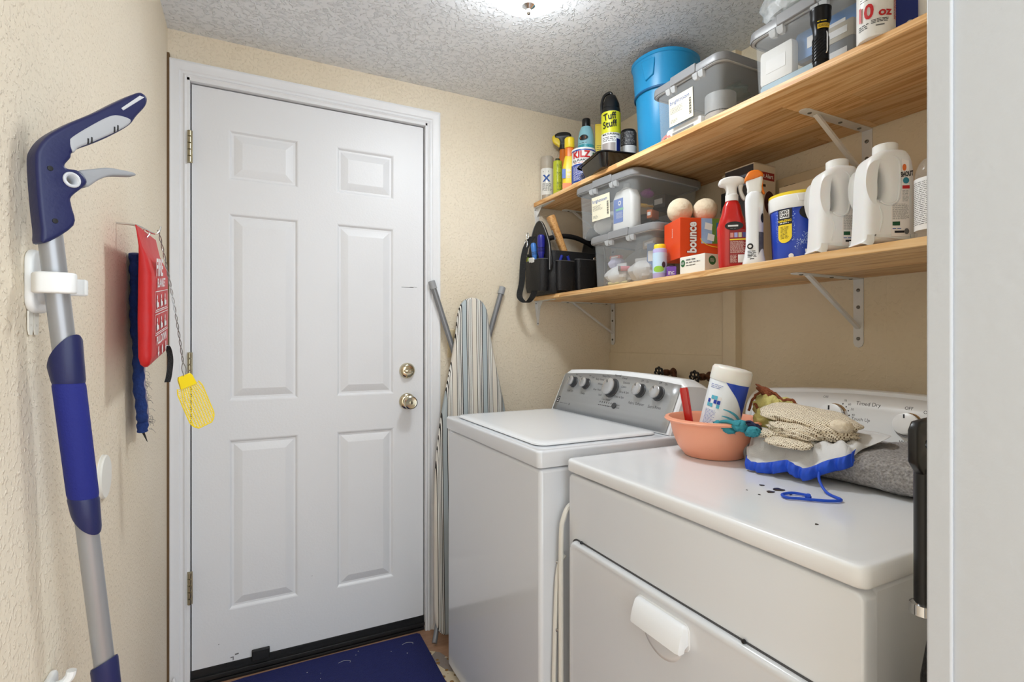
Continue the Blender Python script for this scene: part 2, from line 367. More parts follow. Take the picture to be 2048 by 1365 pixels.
#SECTION2
# ------------------------------------------------------------------ mats on the floor
MATB = mat('navy_mat', (12, 20, 78), 0.85, rgb2=(20, 30, 98), vs=60, bump=0.5, bs=260)
o = MB()
mat_pts = [(-0.10, 1.30), (0.612, 1.30), (0.612, 1.75), (0.617, 2.06), (0.606, 2.070), (0.25, 2.074), (-0.02, 2.070), (-0.10, 2.06)]
o.plate([mat_pts], 0.006, 0.0015, plane='XY', M=TR((0, 0, 0.0135)))
tag(o.build('door_mat', MATB), 'dark navy flat mat on the floor in front of the door', 'mat')
RUGM = bpy.data.materials.new('patchwork_rug'); RUGM.use_nodes = True
nt = RUGM.node_tree; nd = nt.nodes; lk = nt.links; bs = nd['Principled BSDF']; bs.inputs['Roughness'].default_value = 0.9
tc = nd.new('ShaderNodeTexCoord')
v1 = nd.new('ShaderNodeTexVoronoi'); v1.inputs['Scale'].default_value = 7; lk.new(tc.outputs['Object'], v1.inputs['Vector'])
r1 = ramp_node(nd, [(0.0, (222, 206, 176)), (0.45, (150, 138, 130)), (0.62, (228, 214, 186))], 'CONSTANT'); lk.new(v1.outputs['Color'], r1.inputs[0])
v2 = nd.new('ShaderNodeTexVoronoi'); v2.inputs['Scale'].default_value = 38; lk.new(tc.outputs['Object'], v2.inputs['Vector'])
mm = nd.new('ShaderNodeMapRange'); mm.inputs[1].default_value = 0.26; mm.inputs[2].default_value = 0.30; mm.inputs[3].default_value = 1; mm.inputs[4].default_value = 0; lk.new(v2.outputs['Distance'], mm.inputs[0])
mx = nd.new('ShaderNodeMix'); mx.data_type = 'RGBA'; mx.inputs['B'].default_value = lin((150, 112, 66)); lk.new(mm.outputs[0], mx.inputs['Factor']); lk.new(r1.outputs[0], mx.inputs['A']); lk.new(mx.outputs['Result'], bs.inputs['Base Color'])
bk = nd.new('ShaderNodeTexBrick'); bk.inputs['Scale'].default_value = 60; lk.new(tc.outputs['Object'], bk.inputs['Vector'])
bp = nd.new('ShaderNodeBump'); bp.inputs['Strength'].default_value = 0.6; bp.inputs['Distance'].default_value = 0.003; lk.new(bk.outputs['Fac'], bp.inputs['Height']); bp.invert = True; lk.new(bp.outputs[0], bs.inputs['Normal'])
o = MB().plate([[(0.30, 1.30), (0.668, 1.30), (0.668, 1.87), (0.652, 1.915), (0.62, 1.940), (0.30, 1.94)]], 0.008, 0.003, plane='XY', M=TR((0, 0, 0.006)))
tag(o.build('patchwork_rug', RUGM), 'cream and grey patchwork quilted rug under the navy mat beside the washer', 'rug')
MB2 = MB(); 
for (a, c_) in ((0.05, 1.98), (0.31, 1.99), (0.55, 2.0)):
    pts = [(a + 0.02 * math.cos(t) * (1 + 0.3 * math.sin(3 * t)), c_ + 0.02 * math.sin(t), 0.0175) for t in [0.4 * i for i in range(7)]]
    MB2.tube(pts, 0.0005, 4)
for k in range(40):
    a, c_ = rnd.uniform(-0.05, 0.6), rnd.uniform(1.6, 2.05); MB2.box((a, c_, 0.0172), (rnd.uniform(.001, .004), rnd.uniform(.001, .003), 0.0008))
tag(MB2.build('lint', mat('lint', (225, 222, 215), 0.9)), 'white threads and lint specks on the navy mat', 'lint', kind='stuff')

# ------------------------------------------------------------------ washer
WA = thing('washing_machine', 'white top-load washing machine with silver control panel and five knobs', 'washing machine', (0.641, 1.125, 0))
wW = 0.683; wD = 0.66
MB().bb(0.004, wD, 0.003, wW - 0.003, 0.025, 0.884).build('cabinet', ENAMEL, WA, bevel=0.010, seg=3)
ft = MB()
for fx in (0.05, wD - 0.05):
    for fy in (0.05, wW - 0.05):
        MB().lathe([(0.02, 0.0), (0.02, 0.012), (0.01, 0.014), (0.01, 0.03)], 12, TR((fx, fy, 0))).build('foot', BLACKR, WA)
# deck: rounded slab with a shallow well and a lid in it
dk = MB(); C_ = (wD / 2, wW / 2)
def rr3(w, d, r, z, cx, cy, n=5): return [(cx + a, cy + c, z) for a, c in rrect(w, d, r, n)]
dk.loft([rr3(wD + 0.002, wW, 0.012, 0.888, *C_), rr3(wD + 0.006, wW + 0.002, 0.014, 0.892, *C_), rr3(wD + 0.006, wW + 0.002, 0.014, 0.9245, *C_), rr3(wD + 0.0045, wW, 0.014, 0.9275, *C_), rr3(wD + 0.001, wW - 0.0035, 0.013, 0.9298, *C_), rr3(wD - 0.004, wW - 0.0085, 0.012, 0.9308, *C_), rr3(wD - 0.03, wW - 0.03, 0.012, 0.931, *C_)])
dk.build('top_deck', ENAMEL, WA, ang=60)
lid = MB(); lc = (0.225, wW / 2)
def lid_ring(ins, z):
    r = []
    for a, c in rrect(0.40 - 2 * ins, 0.60 - 2 * ins, 0.03, 5):
        bow = -0.018 * (1 - (c / 0.30) ** 2) if a < -0.12 else 0.0
        r.append((lc[0] + a + bow, lc[1] + c, z))
    return r
lid.loft([lid_ring(0.006, 0.9305), lid_ring(0.0, 0.934), lid_ring(0.001, 0.938), lid_ring(0.006, 0.9405), lid_ring(0.03, 0.9415)])
lid.build('lid', ENAMEL2, WA, ang=50)
# console, tall wedge with an arched top
def console(root, xb, xt, depth, y0, y1, z0, zt, arch, mshell, mpanel, pm=0.014, name='console'):
    """front face leans back from xb (bottom) to xt (top)"""
    N = 20; fr = []; bk_ = []
    for i in range(N + 1):
        y = y0 + (y1 - y0) * i / N; s = 2 * i / N - 1
        z = zt + arch * (1 - s * s) - 0.018 * max(0, (abs(s) - 0.93) / 0.07) ** 2
        fr.append((y, z))
    b = MB()
    ring_f = [(xb, y0, z0), (xb, y1, z0)] + [(xb + (xt - xb) * (z - z0) / (zt - z0), y, z) for y, z in reversed(fr)]
    ring_f2 = [(p[0] + 0.010, p[1] + (0.0 if 0 < k else 0), p[2]) for k, p in enumerate(ring_f)]
    inset = [(p[0] - 0.006, y0 + (p[1] - y0) * 0.985 + 0.005, z0 + (p[2] - z0) * 0.97 + 0.002) for p in ring_f]
    ring_b = [(xb + depth, p[1], z0 + (p[2] - z0) * (0.86 if p[2] > z0 else 1)) for p in ring_f]
    ring_m = [(xb + depth * 0.75, p[1], p[2] if p[2] == z0 else p[2] - 0.004) for p in ring_f]
    b.loft([inset, ring_f, ring_f2, ring_m, ring_b]); sh = b.build(name, mshell, root, ang=40)
    # panel sheet
    pz_ = [(y, z - pm) for y, z in fr]; ys = (y0 + pm, y1 - pm)
    f = lambda s, t: (lambda y, z: (xb - 0.008 + (xt - xb) * (z - z0) / (zt - z0), y, z))(ys[0] + (ys[1] - ys[0]) * s, (z0 + 0.006) + ((zt + arch * (1 - (2 * s - 1) ** 2) - pm) - (z0 + 0.006)) * t)
    MB().grid(f, 20, 4).build('control_panel', mpanel, sh, solid=0.0015)
    return sh
PANEL = mat('silver_panel', (176, 178, 180), 0.38, 0.55, var=0.10, vs=4, stretch=(1, 0.3, 30))
CON = console(WA, 0.442, 0.512, 0.165, 0.012, wW - 0.012, 0.931, 1.088, 0.012, ENAMEL2, PANEL)
def con_fn(xb, xt, z0, zt, yref):
    # reader looks along +X: right is -Y
    return lambda u, v, o=0.0: (xb - 0.0085 - o + (xt - xb) * (v - z0) / (zt - z0), yref - u, v)
cfw = con_fn(0.442, 0.512, 0.931, 1.088, 0)      # u = -(y local)
tilt = math.atan2(0.070, 0.157)
KSIL = mat('knob_silver', (196, 197, 199), 0.25, 0.7, var=0.05)
KDRK = mat('knob_grey', (70, 71, 74), 0.4, 0.3, var=0.05)
def console_knob(root, fn, y, z, r, face=KSIL, side=KDRK, ang=0.5, h=0.024, til=tilt):
    p = Vector(fn(-y, z, 0.0)); M = TR(p, (0, til - PI / 2, 0))
    k = MB().lathe([(r * 1.12, 0.0), (r * 1.12, 0.003), (r * 1.0, 0.005), (r * 0.97, h * 0.8)], 28, M).build('knob', side, root)
    MB().lathe([(r * 0.97, h * 0.8), (r * 0.95, h * 0.95), (r * 0.86, h), (r * 0.3, h * 1.01)], 28, M).build('knob_face', face, k)
    MB().box((r * 0.62, 0, h * 1.01), (r * 0.34, r * 0.12, 0.0012), M @ TR((0, 0, 0), (0, 0, ang))).build('pointer', INKB, k)
for (ky, kz, kr) in ((1.700, 1.045, 0.0195), (1.616, 1.044, 0.0195), (1.461, 1.041, 0.031), (1.315, 1.044, 0.0215), (1.230, 1.042, 0.0215)):
    console_knob(CON, cfw, ky - 1.125, kz, kr)
def wtext(s, y, z, size, m=INKB): text(s, size * 1.3, m, CON, cfw, -(y - 1.125), z, 0.0012)
for s, y, z, q in (('Load Size', 1.706, 1.013, .0085), ('Temp', 1.618, 1.010, .0085), ('Fabric Softener', 1.315, 1.004, .0095), ('Extra Rinse', 1.230, 1.002, .0095),
                   ('Normal', 1.452, 1.085, .0085), ('Heavy Duty', 1.515, 1.079, .0075), ('Bulky Sheets', 1.545, 1.066, .0075), ('Whites', 1.534, 1.050, .0075), ('Deep Wash', 1.541, 1.030, .0075), ('Soak', 1.514, 1.014, .0075),
                   ('Casual', 1.412, 1.078, .0075), ('Delicates', 1.395, 1.064, .0075), ('Colors', 1.402, 1.050, .0075), ('Rinse & Spin', 1.391, 1.033, .0075), ('Drain & Spin', 1.408, 1.016, .0075),
                   ('Off', 1.322, 1.076, .007), ('On', 1.297, 1.074, .007), ('Off', 1.238, 1.075, .007), ('On', 1.212, 1.072, .007), ('Auto', 1.70, 1.075, .006), ('Med', 1.672, 1.068, .006), ('Hot', 1.612, 1.076, .006), ('Cold', 1.590, 1.070, .006),
                   ('Clean Washer', 1.472, 1.002, .0065), ('Start', 1.398, 0.990, .007), ('Pause', 1.398, 0.982, .007)):
    wtext(s, y, z, q)
for k in range(6): patch('indicator', INKB, CON, cfw, -(1.500 - k * 0.0125 - 1.125) - 0.002, -(1.500 - k * 0.0125 - 1.125) + 0.002, 0.989, 0.995, 0.0012, ell=True)
fine_print(INKB, CON, cfw, -(1.506 - 1.125), -(1.425 - 1.125), 0.979, 0.984, 1, 0.0012, seed=4)
p = Vector(cfw(-(1.417 - 1.125), 0.986, 0.0))
MB().lathe([(0.0105, 0), (0.0105, 0.004), (0.009, 0.006), (0.003, 0.0065)], 20, TR(p, (0, tilt - PI / 2, 0))).build('start_button', KDRK, CON)
patch('badge', INKB, CON, cfw, -(1.774 - 1.125), -(1.756 - 1.125), 0.964, 0.987, 0.0012)
for k, (a, c) in enumerate(((0.968, 0.9705), (0.9745, 0.977), (0.981, 0.9835))): patch('badge_stroke', INKW, CON, cfw, -(1.770 - 1.125), -(1.760 - 1.125), a, c, 0.0018)
fine_print(INKG, CON, cfw, -(1.748 - 1.125), -(1.69 - 1.125), 0.962, 0.967, 1, 0.0012, seed=8)
patch('badge_dot', INKG, CON, cfw, -(1.684 - 1.125), -(1.676 - 1.125), 0.960, 0.968, 0.0012, ell=True)

# ------------------------------------------------------------------ dryer
DR = thing('clothes_dryer', 'white front-load dryer with a drop-down door and cup handle', 'dryer', (0.70, 0.392, 0))
dW = 0.695; dD = 0.72
MB().bb(0.033, dD, 0.006, dW - 0.006, 0.02, 0.880).build('cabinet', ENAMEL, DR, bevel=0.006, seg=3)
fp = MB(); fp.loft([[(0.030 - o_, dW / 2 + a * s, 0.4515 + c * s2) for a, c in rrect(0.691, 0.857, 0.012, 4)] for o_, s, s2 in ((0.0, 0.9995, 1), (0.0, 0.9995, 1), (0.020, 1, 1), (0.025, 0.998, 0.9985), (0.0272, 0.995, 0.996), (0.028, 0.988, 0.990))])
fp.build('front_panel', ENAMEL, DR, ang=50)
C_ = (dD / 2, dW / 2); tp = MB()
tp.loft([rr3(dD + 0.004, dW + 0.002, 0.014, 0.8865, *C_), rr3(dD + 0.010, dW + 0.006, 0.018, 0.890, *C_), rr3(dD + 0.010, dW + 0.006, 0.018, 0.9095, *C_), rr3(dD + 0.0085, dW + 0.0045, 0.018, 0.9128, *C_), rr3(dD + 0.005, dW + 0.001, 0.017, 0.9152, *C_), rr3(dD, dW - 0.004, 0.016, 0.9162, *C_), rr3(dD - 0.02, dW - 0.024, 0.016, 0.9163, *C_), rr3(dD - 0.06, dW - 0.06, 0.02, 0.9152, *C_), rr3(dD - 0.10, dW - 0.10, 0.02, 0.9150, *C_)])
tp.build('top_panel', ENAMEL2, DR, ang=60)
# door: groove ring and slightly crowned panel (Y local .03 - .674, Z .20 - .725)
dy0, dy1, dz0, dz1 = 0.026, 0.674, 0.20, 0.726; yc, zc_ = (dy0 + dy1) / 2, (dz0 + dz1) / 2
MB().plate([rrect(dy1 - dy0 + 0.007, dz1 - dz0 + 0.007, 0.024, 5), rrect(dy1 - dy0 - 0.002, dz1 - dz0 - 0.002, 0.022, 5)], 0.002, 0, M=TR((0.0018, yc, zc_)) @ Matrix(((0, 1, 0, 0), (1, 0, 0, 0), (0, 0, 1, 0), (0, 0, 0, 1)))).build('door_gap', mat('gap_dark', (78, 78, 80), 0.7), DR)
dd = MB(); dd.loft([[(x_, yc + a * s, zc_ + c * s2) for a, c in rrect(dy1 - dy0, dz1 - dz0, 0.022, 5)] for x_, s, s2 in ((0.004, 1, 1), (-0.004, 0.999, 0.999), (-0.009, 0.993, 0.991), (-0.0115, 0.982, 0.978), (-0.010, 0.960, 0.950), (-0.0095, 0.94, 0.93))])
DD = dd.build('door', ENAMEL, DR, ang=50)
# cup handle: hood and scooped recess below it
hy0, hy1 = 0.684 - 0.392, 0.812 - 0.392
prof = [(-0.0085, 0.7005), (-0.015, 0.7000), (-0.021, 0.696), (-0.028, 0.680), (-0.0325, 0.664), (-0.0335, 0.655), (-0.0300, 0.652), (-0.027, 0.660), (-0.0085, 0.668)]
h = MB(); h.loft([[(-0.009 + (x_ + 0.009) * s, y, 0.674 + (z - 0.674) * s2) for x_, z in prof] for y, s, s2 in ((hy0 - 0.003, 0.55, 0.8), (hy0, 0.93, 0.97), (hy0 + 0.006, 1, 1), (hy1 - 0.006, 1, 1), (hy1, 0.93, 0.97), (hy1 + 0.003, 0.55, 0.8))])
h.build('handle', ENAMEL2, DD, ang=50)
hb = MB().plate([rrect(hy1 - hy0 + 0.012, 0.052, 0.014, 5)], 0.003, 0.001, M=TR((-0.0095, (hy0 + hy1) / 2, 0.678)) @ Matrix(((0, 1, 0, 0), (1, 0, 0, 0), (0, 0, 1, 0), (0, 0, 0, 1)))); hb.build('handle_plate', ENAMEL2, DD)
rc = MB(); yc_ = (hy0 + hy1) / 2
def scoop(s, t):
    a = PI * t; wv = 0.062 * (1 - 0.12 * s); 
    return (-0.0098 - 0.0030 * math.sin(PI * s), yc_ + wv * math.cos(a) * (0.15 + 0.85 * s), 0.660 - 0.050 * math.sin(a) * (0.1 + 0.9 * s))
rc.grid(scoop, 6, 20).build('finger_recess', ENAMEL, DD, solid=0.0012)
for (y, z) in ((0.632, 0.7295), (0.18, 0.7295)): MB().lathe([(0.004, 0), (0.003, 0.004)], 8, TR((-0.001, y, z), (0, -PI / 2, 0))).build('door_bumper', BLACK, DR)
DC = console(DR, 0.625, 0.682, 0.09, 0.006, dW - 0.006, 0.917, 1.062, 0.020, ENAMEL2, mat('dryer_panel', (232, 233, 234), 0.35, var=0.03), pm=0.012)
cfd = con_fn(0.625, 0.682, 0.917, 1.062, 0)
til2 = math.atan2(0.057, 0.145)
console_knob(DC, cfd, 0.662 - 0.392, 1.010, 0.0265, face=mat('knob_white', (235, 235, 235), 0.3), side=CHROME, til=til2, h=0.02, ang=0.2)
console_knob(DC, cfd, 0.835 - 0.392, 1.006, 0.034, face=mat('knob_white', (235, 235, 235), 0.3), side=CHROME, til=til2, h=0.02, ang=0.2)
def dtext(s, y, z, size): text(s, size, INKB, DC, cfd, -(y - 0.392), z, 0.0012)
for s, y, z, q in (('Timed Dry', 0.757, 1.048, .013), ('Touch Up', 0.767, 1.010, .011), ('Wrinkle Guard', 0.640, 0.972, .011), ('OFF', 0.668, 1.048, .010), ('ON', 0.630, 1.043, .010), ('OFF', 0.865, 1.056, .008)):
    dtext(s, y, z, q)
for k, s in enumerate(('70', '60', '50', '40', '30', '20')):
    t = math.radians(64 - 17 * k); dtext(s, 0.835 - 0.050 * math.cos(t), 1.008 + 0.048 * math.sin(t), .0075)
    patch('dial_dot', INKB, DC, cfd, -(0.835 - 0.040 * math.cos(t) - 0.392) - .0018, -(0.835 - 0.040 * math.cos(t) - 0.392) + .0018, 1.008 + 0.039 * math.sin(t) - .0018, 1.008 + 0.039 * math.sin(t) + .0018, 0.0013, ell=True)
for q, (sx_, sy_, ra, rb) in enumerate(((0.921, 0.675, 0.011, 0.006), (0.893, 0.672, 0.008, 0.004), (0.918, 0.710, 0.005, 0.003), (0.912, 0.645, 0.004, 0.0025), (0.858, 0.669, 0.002, 0.0015), (0.862, 0.700, 0.0015, 0.001), (0.80, 0.52, 0.0025, 0.0015), (0.95, 0.58, 0.0012, 0.0012))):
    MB().loft([[(sx_ - 0.7 + ra * s * math.sin(t) * (1 + .25 * math.sin(3 * t + q)), sy_ - 0.392 + rb * 1.8 * s * math.cos(t), 0.9153 + hh) for t in [2 * PI * i / 14 for i in range(14)]] for s, hh in ((1, 0), (0.9, 0.0006), (0.4, 0.0008))]).build('stain', mat('dark_stain', (42, 34, 30), 0.3), DR)

# ------------------------------------------------------------------ folded stand between the machines
FS = thing('folded_stand', 'folded white metal tube stand in the gap between washer and dryer', 'stand', (0.69, 1.108, 0))
tu = mat('cream_tube', (224, 222, 214), 0.35, var=0.06)
MB().tube(smooth_path([(0.08, -0.006, 0.80), (0.03, -0.006, 0.795), (0.008, -0.006, 0.765), (0.0, -0.006, 0.70), (0.0, -0.006, 0.4), (0.0, -0.006, 0.015)], 6), 0.0065, 10).build('leg', tu, FS)
MB().tube(smooth_path([(0.02, 0.008, 0.665), (0.002, 0.008, 0.64), (-0.006, 0.008, 0.56), (-0.014, 0.008, 0.3), (-0.022, 0.008, 0.015)], 6), 0.0055, 10).build('leg', tu, FS)
for z, y in ((0.655, 0.0), (0.486, 0.0), (0.33, 0.008)): MB().lathe([(0.004, 0), (0.004, 0.003), (0.002, 0.004)], 10, TR((-0.008, y, z), (0, -PI / 2, 0))).build('rivet', CHROME, FS)

# ------------------------------------------------------------------ ironing board
IB = thing('ironing_board', 'ironing board with striped cover standing on end beside the door', 'ironing board', (0.835, 1.985, 0.03), rot=(math.radians(-2.0), 0, 0))
STR = bpy.data.materials.new('striped_cover'); STR.use_nodes = True
nt = STR.node_tree; nd = nt.nodes; lk = nt.links; bs = nd['Principled BSDF']; bs.inputs['Roughness'].default_value = 0.85
tc = nd.new('ShaderNodeTexCoord'); sp = nd.new('ShaderNodeSeparateXYZ'); lk.new(tc.outputs['Object'], sp.inputs[0])
nz = nd.new('ShaderNodeTexNoise'); nz.inputs['Scale'].default_value = 3; lk.new(tc.outputs['Object'], nz.inputs[0])
ad = nd.new('ShaderNodeMath'); ad.operation = 'MULTIPLY_ADD'; ad.inputs[1].default_value = 0.006; lk.new(nz.outputs['Fac'], ad.inputs[0]); lk.new(sp.outputs[0], ad.inputs[2])
dv = nd.new('ShaderNodeMath'); dv.operation = 'MULTIPLY'; dv.inputs[1].default_value = 1 / 0.090; lk.new(ad.outputs[0], dv.inputs[0])
fr = nd.new('ShaderNodeMath'); fr.operation = 'FRACT'; lk.new(dv.outputs[0], fr.inputs[0])
Wt, Bk_, Gr, Be = (238, 236, 230), (40, 36, 34), (176, 186, 190), (222, 214, 202)
stops = [(0, Be), (.15, Bk_), (.18, Wt), (.23, Bk_), (.25, Wt), (.285, (96, 88, 82)), (.305, Wt), (.345, Bk_), (.38, Wt), (.42, Bk_), (.46, Gr), (.66, Bk_), (.695, Wt), (.73, Bk_), (.76, Wt), (.80, (96, 88, 82)), (.82, Wt), (.855, Bk_), (.875, Wt), (.92, Bk_), (.945, Be)]
rp = ramp_node(nd, stops, 'CONSTANT'); lk.new(fr.outputs[0], rp.inputs[0]); lk.new(rp.outputs[0], bs.inputs['Base Color'])
half = [(0.0, 1.358), (0.03, 1.350), (0.052, 1.328), (0.066, 1.29), (0.078, 1.20), (0.100, 1.08), (0.128, 0.95), (0.152, 0.82), (0.170, 0.66), (0.178, 0.45), (0.180, 0.20), (0.178, 0.08), (0.170, 0.035), (0.155, 0.010), (0.13, 0.0), (0.06, -0.002)]
out = [(x_, z) for x_, z in half] + [(-x_, z) for x_, z in reversed(half[1:])]
MB().plate([out], 0.03, 0.011, k=3).build('board_cover', STR, IB, ang=50)
TUBG = mat('grey_tube', (138, 140, 144), 0.35, 0.4, var=0.08)
for s in (-1, 1):
    lg = MB().tube([(s * 0.012, 0.040, 0.95), (s * 0.160, 0.045, 1.415 if s < 0 else 1.405)], 0.0115, 14).build('leg', TUBG, IB)
    a = Vector((s * 0.160, 0.045, 1.415 if s < 0 else 1.405)); d_ = Vector((s * 0.148, 0.005, 0.46)).normalized()
    MB().tube([a - d_ * 0.022, a + d_ * 0.010, a + d_ * 0.012], [0.0145, 0.0145, 0.012], 14).build('foot_cap', mat('grey_cap', (158, 160, 163), 0.4, var=0.05), lg)
MB().tube([(0.0, 0.036, 0.95), (-0.10, 0.036, 0.30), (-0.165, 0.02, 0.02), (-0.185, -0.01, -0.018)], 0.010, 12).build('lower_leg', TUBG, IB)
tag(MB().bb(0.751, 0.83, YB - 0.006, YB, 1.135, 1.253).build('wall_plate', mat('plate_beige', (226, 208, 170), 0.5), bevel=0.002), 'beige blank wall plate behind the ironing board', 'wall plate')
# ------------------------------------------------------------------ shelves
def wood(name, c1, c2, c3, sc=1.0):
    m = bpy.data.materials.new(name); m.use_nodes = True; MATS[name] = m
    nt = m.node_tree; nd = nt.nodes; lk = nt.links; bs = nd['Principled BSDF']; bs.inputs['Roughness'].default_value = 0.42
    tc = nd.new('ShaderNodeTexCoord'); oi = nd.new('ShaderNodeObjectInfo'); mp = nd.new('ShaderNodeMapping'); mp.inputs['Scale'].default_value = (9 * sc, 0.55 * sc, 9 * sc)
    ad = nd.new('ShaderNodeVectorMath'); ad.operation = 'ADD'; ml = nd.new('ShaderNodeMath'); ml.operation = 'MULTIPLY'; ml.inputs[1].default_value = 13.0
    lk.new(oi.outputs['Random'], ml.inputs[0]); lk.new(tc.outputs['Object'], ad.inputs[0]); lk.new(ml.outputs[0], ad.inputs[1]); lk.new(ad.outputs[0], mp.inputs[0])
    n = nd.new('ShaderNodeTexNoise'); n.inputs['Scale'].default_value = 2.6; n.inputs['Detail'].default_value = 5; n.inputs['Distortion'].default_value = 1.6; lk.new(mp.outputs[0], n.inputs[0])
    wv = nd.new('ShaderNodeMath'); wv.operation = 'MULTIPLY'; wv.inputs[1].default_value = 4.0; lk.new(n.outputs['Fac'], wv.inputs[0])
    fr = nd.new('ShaderNodeMath'); fr.operation = 'PINGPONG'; fr.inputs[1].default_value = 0.5; lk.new(wv.outputs[0], fr.inputs[0])
    r = ramp_node(nd, [(0.0, c1), (0.55, c2), (1.0, c3)]); m2 = nd.new('ShaderNodeMath'); m2.operation = 'MULTIPLY'; m2.inputs[1].default_value = 2.0
    lk.new(fr.outputs[0], m2.inputs[0]); lk.new(m2.outputs[0], r.inputs[0])
    hs = nd.new('ShaderNodeHueSaturation'); mr = nd.new('ShaderNodeMapRange'); mr.inputs[3].default_value = 0.82; mr.inputs[4].default_value = 1.12; lk.new(oi.outputs['Random'], mr.inputs[0]); lk.new(mr.outputs[0], hs.inputs['Value']); lk.new(r.outputs[0], hs.inputs['Color'])
    lk.new(hs.outputs[0], bs.inputs['Base Color'])
    return m
PINE = wood('pine_shelf', (240, 202, 150), (228, 180, 120), (204, 148, 90))
ZU, ZL, SX0 = 1.840, 1.408, 1.167
for nm, zt, lb in (('upper', ZU, 'upper pine shelf board below the ceiling holding bins and sprays'), ('lower', ZL, 'lower pine shelf board holding the tool bag and laundry products')):
    sh = thing('shelf_board', lb, 'shelf', (SX0, 0.31, zt))
    n = 5; w_ = (XR - 0.002 - SX0) / n; L_ = 2.100 - 0.31
    for k in range(n):
        cuts = [0.0] + sorted(rnd.uniform(0.25, L_ - 0.2) for _ in range(2)) + [L_]
        for a, c in zip(cuts[:-1], cuts[1:]):
            MB().bb(k * w_ + 0.0001, (k + 1) * w_ - 0.0001, a + 0.0001, c - 0.0001, -0.018, 0).build('plank', PINE, sh, bevel=0.0012 if k in (0, n - 1) else 0.0003, seg=1)
SCREW = mat('screw_steel', (120, 116, 108), 0.35, 0.9)
def bracket(loc, rz, label, arm=0.30, leg=0.205):
    """wall at local y=0, arm runs to local -y under the shelf, top at z=0"""
    r = thing('shelf_bracket', label, 'bracket', loc, rz, 'white steel shelf brackets')
    def rounded(L0, L1, wd): return [(-wd, L0), (wd, L0), (wd, L1 - wd), (wd * 0.7, L1 - wd * 0.3), (0, L1), (-wd * 0.7, L1 - wd * 0.3), (-wd, L1 - wd)]
    MB().plate([rounded(0, leg, 0.0145)], 0.003, 0.0006, M=TR((0, -0.0015, 0), (0, PI, 0))).build('wall_leg', POWDER, r)
    MB().plate([rounded(0, arm, 0.0145)], 0.003, 0.0006, plane='XY', M=TR((0, 0, -0.0015), (0, 0, PI))).build('shelf_arm', POWDER, r)
    b = MB(); A = Vector((0, -0.004, -leg * 0.72)); B = Vector((0, -arm * 0.80, -0.003))
    b.loft([[(p.x + dx, p.y + dy * 0.5, p.z + dy * 0.87) for dx, dy in ((-0.006, -0.002), (0.006, -0.002), (0.0075, 0.004), (0.0045, 0.001), (-0.0045, 0.001), (-0.0075, 0.004))] for p in (A, B)])
    b.build('brace', POWDER, r)
    for z in (-0.035, -0.085, -0.178): MB().lathe([(0.0055, 0), (0.005, 0.002), (0.002, 0.003)], 10, TR((0, -0.003, z), (PI / 2, 0, 0))).build('screw', SCREW, r)
    for y in (-0.04, -0.13, -0.265): MB().lathe([(0.0055, 0), (0.005, -0.002), (0.002, -0.003)], 10, TR((0, y, -0.003))).build('screw', SCREW, r)
    return r
RZR = -PI / 2     # local -y -> world -x ; wall behind at +x
for zt, y, lb in ((ZL - 0.018, 0.918, 'white bracket under the lower shelf behind the dryer'), (ZU - 0.018, 0.894, 'white bracket under the upper shelf above the white jugs'), (ZL - 0.018, 2.082, 'white bracket under the lower shelf in the room corner'), (ZU - 0.018, 2.082, 'white bracket under the upper shelf in the room corner behind the hammer')):
    bracket((XR - (0.004 if y > 1.4 and zt < 1.5 else 0), y, zt), RZR, lb)
def end_bracket(x, zt, label):
    r = thing('shelf_bracket', label, 'bracket', (x, YB, zt), 0, 'white steel shelf brackets')
    MB().plate([[(-0.015, 0.0), (0.015, 0.0), (0.0145, -0.02), (0.006, -0.09), (0.005, -0.108), (0, -0.113), (-0.005, -0.108), (-0.006, -0.09), (-0.0145, -0.02)]], 0.003, 0.0005, M=TR((0, -0.0015, 0))).build('wall_leg', POWDER, r)
    MB().plate([[(-0.015, 0.0), (0.015, 0.0), (0.0145, -0.02), (0.006, -0.13), (0.004, -0.155), (-0.004, -0.155), (-0.006, -0.13), (-0.0145, -0.02)]], 0.003, 0.0005, plane='XY', M=TR((0, 0, -0.0015))).build('shelf_arm', POWDER, r)
    MB().loft([[(dx, -0.002, -0.045 + 0), (dx, -0.05, -0.002), (dx, -0.002, -0.002)] for dx in (-0.001, 0.001)]).build('gusset', POWDER, r)
    for dx, z in ((-0.010, -0.012), (0.010, -0.012), (0, -0.104)): MB().lathe([(0.003, 0), (0.002, 0.002)], 8, TR((dx, -0.003, z), (PI / 2, 0, 0))).build('screw', SCREW, r)
end_bracket(1.192, ZL - 0.018, 'small tapered white bracket at the wall end of the lower shelf')
end_bracket(1.187, ZU - 0.018, 'small tapered white bracket at the wall end of the upper shelf')

